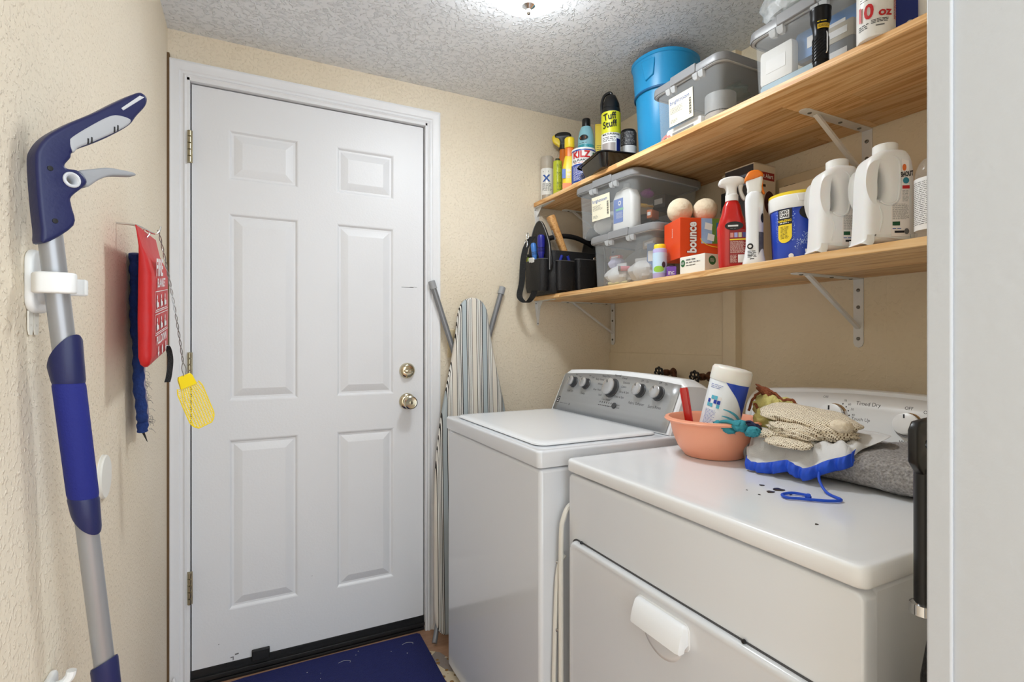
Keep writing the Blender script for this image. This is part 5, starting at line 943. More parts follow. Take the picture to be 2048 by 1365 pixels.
patch('banner', mat('banner_red', (150, 24, 28), 0.4), r, f2, -0.042, 0.042, 0.305, 0.330); text('First Alert', 0.0185, INKW, r, f2, 0, 0.3175, 0.0012, bold=0.02, sx=0.92); fine_print(INKB, r, f2, -0.03, 0.005, 0.278, 0.296, 1, seed=11); patch('picture', mat('pic_dark', (96, 34, 34), 0.4, rgb2=(40, 26, 30), vs=30), r, f2, -0.005, 0.044, 0.20, 0.272, ell=True); MB().bb(-0.052, 0.048, -0.0555, 0.0555, 0.352, 0.354).build('top_flap', mat('carton_cream2', (206, 194, 176), 0.5), r)
for q, (x_, y, w_, d_, h_, lb) in enumerate(((1.560, 1.035, 0.05, 0.20, 0.322, 'tall cream carton against the wall behind the jugs'), (1.480, 0.965, 0.05, 0.20, 0.268, 'shorter cream carton in front of the tall cream one'))):
    r = thing('cream_carton', lb, 'carton', (x_, y, ZL), 0)
    MB().bb(-w_ / 2, w_ / 2, -d_ / 2, d_ / 2, 0, h_).build('carton_body', mat('carton_tan%d' % q, (206, 190, 160), 0.6), r, bevel=0.001); MB().bb(-w_ / 2, w_ / 2, -0.02, 0.02, h_, h_ + 0.0006).build('tape', mat('tape', (190, 172, 138), 0.3), r); fine_print(INKB, r, on_left(w_ / 2), -d_ * 0.35, -d_ * 0.15, h_ * 0.86, h_ * 0.92, 2, 0.001, seed=72 + q)
r = thing('dark_case', 'dark box wedged behind the stacked bins on the lower shelf', 'box', (1.566, 1.290, ZL), 0.0)
MB().bb(-0.040, 0.040, -0.06, 0.06, 0, 0.33).build('case_body', mat('case_dark', (42, 44, 46), 0.5), r, bevel=0.003); MB().bb(-0.041, 0.041, -0.061, 0.061, 0.26, 0.268).build('case_seam', INKG, r)
# ------------------------------------------------------------------ on the dryer
ZD = 0.9155
BAS = mat('basin_peach', (250, 172, 140), 0.4, var=0.06, vs=5, sub=0.05)
BC = (1.052, 0.953)
r = thing('wash_basin', 'peach plastic basin of cleaning things on the dryer top', 'basin', (BC[0], BC[1], ZD), 0)
MB().lathe([(0.066, 0.0), (0.070, 0.001), (0.073, 0.004), (0.088, 0.025), (0.100, 0.055), (0.106, 0.080), (0.1065, 0.086), (0.117, 0.088), (0.1195, 0.092), (0.118, 0.096), (0.110, 0.097), (0.1045, 0.090), (0.098, 0.056), (0.086, 0.027), (0.070, 0.006)], 56).build('bowl', BAS, r, ang=50)
MB().lathe([(0.1175, 0.0885), (0.1205, 0.092), (0.1175, 0.0955)], 56, c0=False, c1=False).build('rim', BAS, r)
# wipes canister tilted in the basin
axd = Vector((0.030, -0.036, 0.205)).normalized()
cp = Vector((BC[0] - 0.004, BC[1] - 0.004, ZD + 0.026))
q_ = axd.to_track_quat('Z', 'Y'); eu = (q_.to_matrix() @ Matrix.Rotation(0, 3, 'Z')).to_euler()
zax = axd; toward = Vector((-0.72, -0.69, 0)); yax = (-(toward - zax * toward.dot(zax))).normalized(); xax = yax.cross(zax).normalized()
Mc = Matrix((xax, yax, zax)).transposed()
r = thing('wipes_canister', 'tilted cleaning wipes canister with blue label in the peach basin', 'canister', tuple(cp), rot=Mc.to_euler())
R = 0.0465
MB().lathe([(R * 0.95, 0), (R, 0.003), (R, 0.172), (R * 0.97, 0.174)], 44).build('canister_body', mat('wipes_white', (232, 238, 244), 0.3), r)
cpn = MB().lathe([(R * 1.02, 0.166), (R * 1.03, 0.170), (R * 1.02, 0.195), (R * 0.95, 0.201), (R * 0.7, 0.203), (R * 0.3, 0.2035)], 56).build('cap', mat('cap_translucent', (240, 238, 232), 0.35, sub=0.2), r, ang=70)
f_ = on_cyl(R); DB = mat('wipes_blue', (26, 66, 180), 0.35); AQ = mat('wipes_aqua', (90, 190, 220), 0.35)
MB().grid(lambda s, t: f_(-0.006 - 0.004 * t + s * (0.062 + 0.004 * t) + 0.030 * (1 - t) * (1 - s), 0.085 + 0.045 * (1 - s) * 1.0 + t * (0.080 - 0.045 * (1 - s)), 0.0008), 16, 8).build('label_field', DB, r, recalc=False)
for k in range(5):
    pts = [f_(-0.004 + 0.050 * t, 0.098 - 0.017 * k - 0.02 * t * t + (0.004 * k) * t, 0.0010) for t in [i / 10 for i in range(11)]]
    MB().grid(lambda s, t, k=k: f_(-0.002 + 0.056 * s, 0.100 - 0.0165 * k - 0.026 * s * s + 0.0035 * k * s + (t - 0.5) * (0.002 + 0.009 * s), 0.0007), 14, 1).build('label_ray', AQ, r, recalc=False)
for i in range(4):
    for j_ in range(3):
        if (i + j_) % 3 != 2: patch('label_tile', DB if (i * 2 + j_) % 2 else AQ, r, f_, -0.046 + i * 0.0088, -0.0385 + i * 0.0088, 0.098 + j_ * 0.010, 0.1072 + j_ * 0.010, 0.0008, n=3)
patch('label_dot', INKW, r, f_, -0.018, -0.010, 0.118, 0.127, 0.0014, ell=True)
fine_print(DB, r, f_, -0.048, -0.012, 0.144, 0.156, 2, 0.0008, 0.3, 80); fine_print(DB, r, f_, -0.048, -0.016, 0.040, 0.092, 9, 0.0008, 0.3, 81); patch('label_fade', mat('wipes_mint', (150, 220, 200), 0.35), r, f_, -0.008, 0.055, 0.035, 0.055, 0.0006, n=16)
r = thing('scrub_brush', 'red brush handle sticking out of the peach basin', 'brush', (1.012, 0.984, ZD + 0.026), rot=(-0.13, -0.09, 0))
MB().loft([[(a * s, c * s, z) for a, c in rrect(0.020, 0.012, 0.0055, 4)] for s, z in ((0.8, 0.0), (0.95, 0.02), (1.0, 0.06), (1.05, 0.10), (1.08, 0.138), (0.9, 0.145))], M=TR((0, 0, 0), (0, 0, -0.8))).build('handle', RED, r, ang=60)
MB().loft([[(a, c, z) for a, c in rrect(w_, 0.02, 0.006, 3)] for w_, z in ((0.03, -0.010), (0.035, -0.005), (0.03, 0.008))]).build('brush_block', RED, r)
r = thing('white_scoop', 'white plastic scraper leaning in the peach basin', 'scraper', (1.028, 0.985, ZD + 0.024), rot=(0.1, 0.35, -0.8))
MB().plate([[(-0.006, 0), (0.006, 0), (0.012, 0.07), (0.016, 0.095), (-0.016, 0.095), (-0.010, 0.07)]], 0.004, 0.001).build('blade', WHITEP, r); MB().tube([(0, 0, 0.005), (0, 0, 0.06)], 0.005, 8).build('stem', WHITEP, r)
# crumpled rags: folded lobes of a cloth, each a wrinkled closed surface
def cloth_lobe(b, c, rad, seed, rot=(0, 0, 0), wr=0.18, fr=3.2, nu=28, nv=16, ruffle=0.0):
    M = TR(c, rot, rad)
    def g(s, t):
        a, p_ = 2 * PI * s, PI * t
        v = Vector((math.sin(p_) * math.cos(a), math.sin(p_) * math.sin(a), -math.cos(p_)))
        n1 = noise.noise(v * fr + Vector((seed, 0, 0))); n2 = abs(noise.noise(v * fr * 0.8 + Vector((0, seed, 7))))
        k = 1 + wr * n1 * 1.6 - wr * (1 - min(1, n2 * 5)) * 0.9 + ruffle * math.sin(9 * a + seed) * math.sin(p_) ** 3
        return tuple(M @ (v * k))
    b.grid(g, nu, nv)
YRAG = mat('yellow_cloth', (214, 202, 128), 0.9, rgb2=(196, 190, 120), vs=14, bump=0.4, bs=200)
r = thing('yellow_rag', 'crumpled yellow rag with brown stitched edge in the basin', 'cloth', (1.128, 0.842, ZD + 0.086))
b = MB(); cloth_lobe(b, (0.0, 0.012, 0.040), (0.030, 0.038, 0.032), 1.0); cloth_lobe(b, (-0.025, 0.0, 0.018), (0.026, 0.030, 0.026), 4.0); cloth_lobe(b, (0.02, -0.022, 0.045), (0.024, 0.034, 0.022), 9.0, (0.4, 0, 0.3)); cloth_lobe(b, (0.02, 0.03, 0.058), (0.020, 0.032, 0.016), 13.0)
b.build('folds', YRAG, r, ang=80)
BRN = mat('brown_stitch', (112, 54, 34), 0.9, rgb2=(150, 84, 46), vs=60, bump=0.6, bs=200)
for pts in ([(-0.02, 0.052, 0.03), (-0.012, 0.046, 0.060), (0.002, 0.030, 0.080), (0.006, 0.002, 0.078), (0.002, -0.022, 0.064), (0.0, -0.05, 0.066), (0.004, -0.062, 0.048)], [(-0.026, 0.03, 0.050), (-0.036, 0.008, 0.038), (-0.038, -0.012, 0.044), (-0.020, -0.03, 0.034), (0.0, -0.048, 0.028)]):
    sm = smooth_path(pts, 6); sm = [p + Vector((0.0008 * math.sin(3 * i), 0.0008 * math.cos(2.3 * i), 0.0010 * math.sin(1.7 * i))) for i, p in enumerate(sm)]
    MB().tube(sm, 0.0032, 7).build('hem', BRN, r)
b = MB(); cloth_lobe(b, (0.012, 0.022, 0.074), (0.016, 0.036, 0.011), 21.0, (0.5, 0.2, 0.2)); b.build('brown_fold', BRN, r, ang=80)
r = thing('teal_cloth', 'teal striped knotted cloth at the basin rim', 'cloth', (0.998, 0.850, ZD + 0.072))
TEAL = mat('teal_cloth', (70, 168, 180), 0.85, rgb2=(30, 110, 130), vs=90, stretch=(1, 1, 5))
b = MB(); cloth_lobe(b, (0.01, -0.012, 0.022), (0.016, 0.018, 0.014), 3.0); cloth_lobe(b, (0.0, 0.022, 0.014), (0.014, 0.028, 0.012), 6.0, (0.3, 0, 0.2)); cloth_lobe(b, (0.016, -0.040, 0.012), (0.012, 0.024, 0.012), 8.0, (-0.2, 0, -0.2)); b.build('knot', TEAL, r, ang=80)
MB().tube(smooth_path([(0.0, -0.02, 0.026), (-0.004, 0.01, 0.030), (-0.006, 0.035, 0.022), (0.002, 0.045, 0.010)], 5), 0.0045, 8).build('tie', TEAL, r)
r = thing('navy_cloth', 'dark navy cloth scrap beside the teal cloth in the basin', 'cloth', (1.030, 0.845, ZD + 0.066))
b = MB(); cloth_lobe(b, (0.012, -0.010, 0.022), (0.016, 0.026, 0.012), 17.0); b.build('folds', mat('navy_cloth', (26, 32, 60), 0.9), r, ang=80); MB().tube(smooth_path([(0.0, 0.01, 0.03), (0.008, -0.012, 0.036), (0.004, -0.03, 0.026)], 4), 0.003, 7).build('hem', mat('navy_hem', (40, 46, 80), 0.9), r)
# grey towel folded, pile geometry
TOWM = mat('grey_towel', (196, 192, 190), 0.95, rgb2=(66, 64, 64), vs=230, bump=0.8, bs=240, bdist=0.004, detail=2)
r = thing('folded_towel', 'folded grey terry towel on the dryer under the mesh bag', 'towel', (1.187, 0.677, ZD))
def towel(s, t):
    # s around the cross section (x,z), t along y
    y = -0.180 + 0.360 * t; a = 2 * PI * s
    hh = 0.070 - 0.020 * t + 0.006 * math.sin(5 * t)
    cx_, cz_ = math.cos(a), math.sin(a)
    e = 0.42
    x_ = 0.135 * math.copysign(abs(cx_) ** e, cx_); z = hh / 2 + hh / 2 * math.copysign(abs(cz_) ** 0.62, cz_)
    end = 1 - 0.06 * (abs(2 * t - 1) ** 8)
    n_ = noise.noise(Vector((x_ * 130, y * 130, z * 130))) * 0.0022 + noise.noise(Vector((x_ * 22, y * 22, z * 30))) * 0.004
    v = Vector((x_ * end, y + (0.008 * x_ / 0.135), z * end))
    if z > 0.004: v += Vector((cx_, 0, cz_)) * n_
    v.z = max(0.0004, v.z); return tuple(v)
MB().grid(towel, 150, 150).build('folded_body', TOWM, r, ang=180)
for t_ in (0, 1):
    b = MB(); ring = [towel(i / 60, t_) for i in range(60)]; b.add(ring + [(0.0, -0.180 + 0.360 * t_, 0.03)], [(i, (i + 1) % 60, 60) for i in range(60)]); b.build('fold_end', TOWM, r)
MB().tube(smooth_path([(-0.127, -0.184, 0.006), (-0.133, -0.185, 0.028), (-0.120, -0.185, 0.056), (-0.09, -0.185, 0.064), (0.0, -0.185, 0.068)], 6), 0.0045, 8).build('hem', mat('towel_hem', (206, 204, 200), 0.9), r)
MB().tube(smooth_path([(-0.127, 0.184, 0.008), (-0.132, 0.184, 0.026), (-0.122, 0.184, 0.042), (-0.10, 0.184, 0.046), (0.02, 0.184, 0.046)], 6), 0.0045, 8).build('hem', mat('towel_hem_grey', (150, 148, 146), 0.9), r)
# white mesh laundry bag with blue drawstring band
r = thing('laundry_bag', 'white mesh laundry bag with blue drawstring hem over the grey towel', 'laundry bag', (1.13, 0.72, ZD + 0.072))
O = Vector((1.13, 0.72, ZD + 0.072))
bd = [(1.058, 0.846, 0.962), (1.024, 0.832, 0.956), (0.996, 0.800, 0.928), (0.998, 0.756, 0.932), (1.006, 0.716, 0.944), (1.008, 0.680, 0.935), (1.020, 0.640, 0.958), (1.043, 0.612, 0.972), (1.085, 0.612, 0.986), (1.165, 0.606, 1.004), (1.225, 0.640, 1.000), (1.250, 0.690, 0.998), (1.240, 0.750, 0.996), (1.190, 0.805, 0.988), (1.120, 0.848, 0.972)]
bs_ = smooth_path([tuple(Vector(p) - O) for p in bd], 6, True); NB = len(bs_)
def bagf(s, t, lift=0.0):
    p = bs_[int(round(s * NB)) % NB]; c = Vector((0.02, 0.0, 0.024))
    k = t ** 0.8; q = c.lerp(p, k)
    top = 0.003 if q.x > -0.085 else 0
    w_ = 0.009 * math.sin(s * 2 * PI * 13 + 3 * t) * t * (1 - 0.5 * t) + 0.011 * noise.noise(Vector((q.x * 18, q.y * 18, 3)))
    # keep above the towel top until its front edge, then fall
    zz = 0.018 + w_ if q.x > -0.085 else None
    if zz is not None: q.z = max(q.z, -0.001 + 0.010 + w_) if t < 0.97 else q.z + 0.004
    else:
        f2_ = (q.x + 0.085) / -0.06; q.z = q.z + w_ * 0.5 + 0.006 * (1 - t)
    return (q.x, q.y, q.z + lift)
MESHW = mat('white_mesh_net', (240, 240, 240), 0.7, var=0.04, clear=0.22, bump=0.2, bs=400)
MB().grid(lambda s, t: bagf(s, t), NB, 16).build('net_body', MESHW, r, ang=180, solid=0.0012)
BLS = mat('blue_band', (20, 84, 214), 0.6, rgb2=(14, 62, 180), vs=30)
i0, i1 = 2 * 6 - 2, 8 * 6 - 2
def band(s, t):
    f = i0 + (i1 - i0) * s; i_ = int(f); fr_ = f - i_
    p = bs_[i_ % NB].lerp(bs_[(i_ + 1) % NB], fr_); ruf = 0.0045 * math.sin(s * 46) * (0.4 + 0.6 * t) + 0.002 * math.sin(s * 95)
    out_ = Vector((-1, -0.15, 0)) 
    v = p + out_ * (0.004 + 0.006 * math.sin(PI * t) + ruf) + Vector((0, 0, 0.012 - 0.026 * t))
    v.z = max(v.z, -0.0705 + 0.002); return tuple(v)
MB().grid(band, 150, 8).build('drawstring_band', BLS, r, ang=180, solid=0.0015)
cz = ZD + 0.0035
cord = [(1.020, 0.655, 0.952), (0.992, 0.640, 0.935), (0.972, 0.612, cz), (0.950, 0.572, cz), (0.925, 0.578, cz), (0.905, 0.596, cz), (0.890, 0.612, cz), (0.876, 0.626, cz), (0.886, 0.642, cz), (0.912, 0.640, cz), (0.922, 0.622, cz), (0.908, 0.606, cz + 0.003)]
MB().tube(smooth_path([tuple(Vector(p) - O) for p in cord], 6), 0.0026, 8).build('drawstring', BLS, r)
b = MB(); cloth_lobe(b, tuple(Vector((0.908, 0.606, cz + 0.003)) - O), (0.006, 0.006, 0.005), 2.0, nu=12, nv=8, ruffle=0.2); b.build('cord_knot', BLS, r)
# beige knitted net bags, folded on top
KN = bpy.data.materials.new('knit_net'); KN.use_nodes = True
nt = KN.node_tree; nd = nt.nodes; lk = nt.links; bs2 = nd['Principled BSDF']; bs2.inputs['Roughness'].default_value = 0.95
tc = nd.new('ShaderNodeTexCoord'); mp = nd.new('ShaderNodeMapping'); mp.inputs['Scale'].default_value = (1, 1, 1); mp.inputs['Rotation'].default_value = (0.3, 0.2, 0.5); lk.new(tc.outputs['UV'], mp.inputs[0])
vo = nd.new('ShaderNodeTexVoronoi'); vo.inputs['Scale'].default_value = 1.0; vo.inputs['Randomness'].default_value = 0.2; lk.new(tc.outputs['UV'], vo.inputs['Vector'])
mr = nd.new('ShaderNodeMapRange'); mr.inputs[1].default_value = 0.18; mr.inputs[2].default_value = 0.34; lk.new(vo.outputs['Distance'], mr.inputs[0])
mx = nd.new('ShaderNodeMix'); mx.data_type = 'RGBA'; mx.inputs['A'].default_value = lin((136, 108, 76)); mx.inputs['B'].default_value = lin((244, 232, 210)); lk.new(mr.outputs[0], mx.inputs['Factor']); lk.new(mx.outputs['Result'], bs2.inputs['Base Color'])
bp = nd.new('ShaderNodeBump'); bp.inputs['Strength'].default_value = 1.0; bp.inputs['Distance'].default_value = 0.003; lk.new(mr.outputs[0], bp.inputs['Height']); lk.new(bp.outputs[0], bs2.inputs['Normal'])
def uv_sphere_obj(name, parent, lobes, m, cells):
    """wrinkled pillow-like lobes with UVs so that the knit cells follow the cloth"""
    vs, fs, uvs = [], [], []
    for (c, rad, rot, seed, wr, nu, nv) in lobes:
        M = TR(c, rot, rad); o0 = len(vs)
        for j_ in range(nv + 1):
            for i in range(nu + 1):
                a, p_ = 2 * PI * i / nu, PI * j_ / nv
                v = Vector((math.sin(p_) * math.cos(a), math.sin(p_) * math.sin(a), -math.cos(p_)))
                e = 0.75; v = Vector((math.copysign(abs(v.x) ** e, v.x), math.copysign(abs(v.y) ** e, v.y), math.copysign(abs(v.z) ** 1.1, v.z)))
                k = 1 + wr * noise.noise(v * 2.2 + Vector((seed, 0, 0))) + 0.4 * wr * math.sin(4 * a + 3 * v.z * seed)
                w_ = M @ (v * k); vs.append(tuple(w_)); uvs.append((w_.x * cells + 0.6 * w_.z * cells, w_.y * cells + 0.5 * w_.z * cells))
        for j_ in range(nv):
            for i in range(nu): fs.append((o0 + j_ * (nu + 1) + i, o0 + j_ * (nu + 1) + i + 1, o0 + (j_ + 1) * (nu + 1) + i + 1, o0 + (j_ + 1) * (nu + 1) + i))
    me = bpy.data.meshes.new(name); me.from_pydata(vs, [], fs); me.materials.append(m); me.shade_smooth()
    ul = me.uv_layers.new(name='UVMap')
    for lp in me.loops: ul.data[lp.index].uv = uvs[lp.vertex_index]
    o = bpy.data.objects.new(name, me); COL.objects.link(o); o.parent = parent; return o
r = thing('knit_bag', 'bundle of beige knitted net cloth on the white mesh bag', 'net bag', (1.098, 0.742, ZD + 0.066))
uv_sphere_obj('upper_fold', r, [((0.012, -0.002, 0.052), (0.050, 0.100, 0.019), (0.12, -0.18, 0.12), 1.7, 0.12, 48, 28)], KN, 215)
uv_sphere_obj('middle_fold', r, [((-0.030, 0.000, 0.026), (0.030, 0.066, 0.017), (0.05, 0.1, -0.1), 4.2, 0.16, 44, 24), ((0.005, -0.055, 0.028), (0.040, 0.050, 0.018), (0.0, 0.0, 0.5), 6.0, 0.16, 36, 24)], KN, 215)
uv_sphere_obj('lower_fold', r, [((-0.036, 0.052, 0.012), (0.030, 0.042, 0.010), (0, 0, 0.4), 8.2, 0.14, 36, 20), ((-0.062, -0.006, 0.004), (0.022, 0.050, 0.008), (0, -0.25, 0.1), 11.2, 0.14, 36, 20)], KN, 215)
uv_sphere_obj('turned_cuff', r, [((-0.010, -0.088, 0.048), (0.026, 0.018, 0.013), (0.2, 0.1, 0.2), 2.2, 0.12, 30, 20)], mat('knit_plain', (244, 230, 206), 0.95, bump=0.5, bs=200), 330)

# zip bag on the bin lid under the ceiling
r = thing('zip_bag', 'clear zip bag with green contents on the bin lid under the ceiling', 'plastic bag', (1.300, 0.850, ZU + 0.206), -PI / 2)
FILM = mat('zip_film', (226, 232, 236), 0.1, var=0.05, clear=0.6, bump=0.6, bs=45)
b = MB(); cloth_lobe(b, (-0.030, -0.020, 0.058), (0.105, 0.060, 0.058), 5.0, wr=0.10, fr=4.0, nu=40, nv=24); b.build('bag_film', FILM, r, ang=60)
MB().tube([(-0.12, -0.02, 0.112), (-0.03, -0.022, 0.116), (0.06, -0.02, 0.112)], 0.0025, 8).build('zip_strip', FROST, r)
b = MB(); cloth_lobe(b, (0.020, -0.020, 0.062), (0.045, 0.030, 0.034), 2.0, wr=0.12); b.build('green_pack', mat('pack_green', (90, 206, 170), 0.4, var=0.25, vs=40), r)
b = MB(); cloth_lobe(b, (-0.075, -0.020, 0.050), (0.045, 0.030, 0.034), 8.0, wr=0.2); b.build('white_pack', mat('pack_white', (232, 234, 236), 0.4, var=0.2, vs=40), r)

# black handled frame standing between dryer and door jamb
r = thing('black_pole', 'black flat handle on a pole standing between dryer and door jamb', 'pole', (0.774, 0.361, 0))
MB().plate([[(-0.022, 1.045), (-0.028, 1.052), (-0.028, 1.092), (-0.020, 1.103), (0.020, 1.106), (0.028, 1.095), (0.028, 1.060), (0.012, 1.042), (0.012, 1.035), (-0.012, 1.035)], [(0.000 + 0.008 * math.cos(t), 1.074 + 0.006 * math.sin(t)) for t in [2 * PI * i / 16 for i in range(16)]]], 0.012, 0.003).build('handle_plate', BLACK, r, ang=50)
MB().tube([(0.0, 0, 1.04), (0.0, 0, 0.86)], 0.011, 14).build('pole', BLACK, r)
MB().loft([[(a * s, c * s, z) for a, c in rrect(0.05, 0.05, 0.015, 4)] for s, z in ((1.2, 0.0), (1.15, 0.4), (0.9, 0.78), (0.5, 0.86))], M=TR((0.004, -0.022, 0))).build('folded_body', FABB, r, ang=60)
MB().lathe([(0.016, 0.855), (0.016, 0.868), (0.012, 0.87)], 14).build('collar', CHROME, r)

# ------------------------------------------------------------------ left wall: spray mop in a wall clip
NAVY = mat('mop_navy', (24, 31, 82), 0.42, var=0.08, vs=10, bump=0.04, bs=200); FOAM = mat('mop_foam', (22, 32, 122), 0.75, var=0.1, vs=20, bump=0.15, bs=300); ALU = mat('mop_tube', (168, 169, 172), 0.36, 0.55, var=0.06, vs=6, stretch=(8, 8, 0.5))
def ax(z): t = (1.337 - z) / 0.614; return Vector((-0.222 + 0.032 * t, 0.837 + 0.115 * t, z))
r = thing('spray_mop', 'blue-handled mop with grey tube clipped to the beige wall', 'mop', tuple(ax(0.02)))
o_m = ax(0.02)
def A(z): return ax(z) - o_m
MB().tube([tuple(A(1.345)), tuple(A(0.05))], 0.0126, 24).build('tube', ALU, r)
def slant(z0, z1, m, name, par, R0=0.0285, s0=0.0, s1=0.0):
    rings = []
    for z, R_, sl in ((z0, R0 * 0.96, s0), (z0 + 0.004, R0, s0), (z1 - 0.004, R0, s1), (z1, R0 * 0.94, s1)):
        c = A(z); ring = []
        for i in range(32):
            t = 2 * PI * i / 32; dx, dy = R_ * math.cos(t) * 1.0, R_ * math.sin(t)
            ring.append((c.x + dx, c.y + dy, c.z + sl * (dx * 0.8 - dy * 0.5)))
        rings.append(ring)
    return MB().loft(rings).build(name, m, par, ang=50)
slant(0.992, 1.150, FOAM, 'foam_grip', r, 0.0176, -0.12, -0.02)
slant(1.150, 1.192, NAVY, 'grip_collar', r, 0.0180, -0.02, 1.35)
slant(0.958, 0.992, NAVY, 'grip_collar', r, 0.0176, -1.25, -0.12)
slant(0.66, 0.735, NAVY, 'lower_joint', r, 0.0165, 0.0, 0.6)
slant(0.08, 0.14, NAVY, 'head_joint', r, 0.018, 0, 0)
MB().loft([[(a, c, z) for a, c in rrect(0.10, 0.30, 0.02, 4)] for z in (0.0, 0.02)] + [[(a * 0.6, c * 0.9, 0.035) for a, c in rrect(0.10, 0.30, 0.02, 4)]], M=TR((0.03, 0.06, -0.018))).build('mop_head', NAVY, r)
# handle, cut in the upright plane through the tube
d_ = Vector((0.8, 0.6, 0)); P0 = Vector((-0.222, 0.835, 0))
Mp = Matrix(((0.8, 0.6, 0, 0), (0.6, -0.8, 0, 0), (0, 0, 1, 0), (0, 0, 0, 1)))
Mp = Matrix.Translation(P0 - o_m) @ Mp
outl = [(-0.0183, 1.4205), (-0.0162, 1.4371), (-0.0055, 1.4568), (0.0168, 1.48), (0.0455, 1.5052), (0.0711, 1.5301), (0.0929, 1.5498), (0.1009, 1.5526), (0.1066, 1.5478), (0.1043, 1.5359), (0.0929, 1.5176), (0.0833, 1.5011), (0.0607, 1.4786), (0.0405, 1.4615), (0.0238, 1.4488), (0.018, 1.4414), (0.0168, 1.4354), (0.0111, 1.4253), (0.0134, 1.4213), (0.0238, 1.4221), (0.0321, 1.416), (0.0333, 1.4064), (0.018, 1.3869), (0.018, 1.3758), (0.0203, 1.3511), (-0.0098, 1.3237), (-0.013, 1.3419), (-0.0162, 1.3785)]
def ins(poly, c): return [(x_, z) for x_, z in poly]
hole = [(0.0168 + 0.0062 * math.cos(t), 1.4075 + 0.0066 * math.sin(t)) for t in [2 * PI * i / 20 for i in range(20)]]
HN = MB().plate([smooth_xy(outl), hole], 0.028, 0.0045, M=Mp, res=4).build('pistol_handle', NAVY, r, ang=60)
gray = [(0.0145, 1.4555), (0.0168, 1.4619), (0.0357, 1.4827), (0.0581, 1.5042), (0.0711, 1.5101), (0.0845, 1.5093), (0.0805, 1.4995), (0.0600, 1.4800), (0.0400, 1.4630), (0.0245, 1.4505), (0.0195, 1.4430), (0.0155, 1.4472)]
MB().plate([smooth_xy(gray)], 0.0300, 0.003, M=Mp, res=3).build('grip_insert', mat('mop_grey', (180, 182, 186), 0.45), HN, ang=60)
MB().plate([[(0.0725, 1.5202), (0.0957, 1.5470), (0.1020, 1.5470), (0.0751, 1.5177)]], 0.0292, 0.001, M=Mp).build('tip_inlay', mat('mop_pale', (206, 208, 212), 0.4), HN)
for (a, c) in ((0.034, 1.4585), (0.038, 1.4615), (0.064, 1.4845), (0.068, 1.488)): MB().bb(a - 0.0008, a + 0.0008, -0.0156, 0.0156, c, c + 0.007, M=Mp).build('grip_slot', INKB, HN)
lev = [(0.0273, 1.4231), (0.0455, 1.4313), (0.0607, 1.4373), (0.0765, 1.439), (0.0924, 1.4396), (0.0924, 1.435), (0.0659, 1.4278), (0.0505, 1.4182), (0.0357, 1.4041), (0.0313, 1.4172)]
MB().plate([smooth_xy(lev)], 0.016, 0.003, M=Mp, res=3).build('squeeze_lever', mat('mop_lever', (160, 162, 166), 0.45), HN, ang=60)
MB().tube([tuple(Mp @ Vector((0.0168 + 0.0078 * math.cos(t), 0.0146, 1.4075 + 0.0080 * math.sin(t)))) for t in [2 * PI * i / 24 for i in range(24)]], 0.0018, 8, closed=True).build('eyelet', mat('mop_pale', (206, 208, 212)), HN)
MB().lathe([(0.0064, -0.0150), (0.0064, 0.0150)], 20, Mp @ TR((0.0168, 0, 1.4075), (PI / 2, 0, 0)), c0=False, c1=False).build('eyelet_liner', mat('mop_pale', (206, 208, 212)), HN, solid=0.0006)
for (a, c) in ((-0.0051, 1.4156), (-0.0001, 1.3525)): MB().lathe([(0.0032, 0.0), (0.003, 0.0012), (0.001, 0.0013)], 10, Mp @ TR((a, 0.0138, c), (-PI / 2, 0, 0))).build('screw', BLACK, HN)
# wall clip
r = thing('wall_clip', 'white adhesive wall clip holding the mop tube', 'wall clip', (XL, 0.876, 1.281))
MB().plate([rrect(0.062, 0.080, 0.018, 5)], 0.010, 0.004, M=TR((0.005, 0, 0)) @ ROTY).build('back_plate', WHITEP, r, ang=60)
MB().loft([[(x_, 0.002 + c * s, -0.006 + a * s2) for a, c in rrect(0.05, 0.040, 0.012, 4)] for x_, s, s2 in ((0.006, 1.2, 1.15), (0.012, 0.9, 0.75), (0.018, 0.7, 0.55), (0.022, 0.62, 0.45))]).build('neck', WHITEP, r, ang=60)
b = MB(); b.plate([[(0.010, -0.020), (0.016, -0.030), (0.024, -0.036), (0.050, -0.033), (0.055, -0.027), (0.055, -0.020), (0.050, -0.0205), (0.028, -0.022), (0.020, -0.014), (0.012, -0.010)]], 0.026, 0.003, plane='XY', M=TR((0, -0.020, -0.004)), k=2); b.build('near_jaw', WHITEP, r, ang=60)
b = MB(); b.plate([[(0.004, 0.024), (0.022, 0.026), (0.050, 0.030), (0.058, 0.026), (0.056, 0.018), (0.050, 0.020), (0.020, 0.016), (0.004, 0.014)]], 0.022, 0.003, plane='XY', M=TR((0, -0.030, -0.006)), k=2); b.build('far_jaw', WHITEP, r, ang=60)
for s in (-1, 1): MB().plate([[(-0.0075, 0.012), (0.0075, 0.012), (0.0075, -0.012), (0.004, -0.018), (-0.004, -0.018), (-0.0075, -0.012)], [(0.0018 * math.cos(t), -0.006 + 0.0018 * math.sin(t)) for t in [2 * PI * i / 10 for i in range(10)]]], 0.0015, 0, M=TR((0.002, s * 0.010 - 0.004, -0.050)) @ ROTY).build('pull_tab', mat('tab_film', (230, 226, 214), 0.5), r)
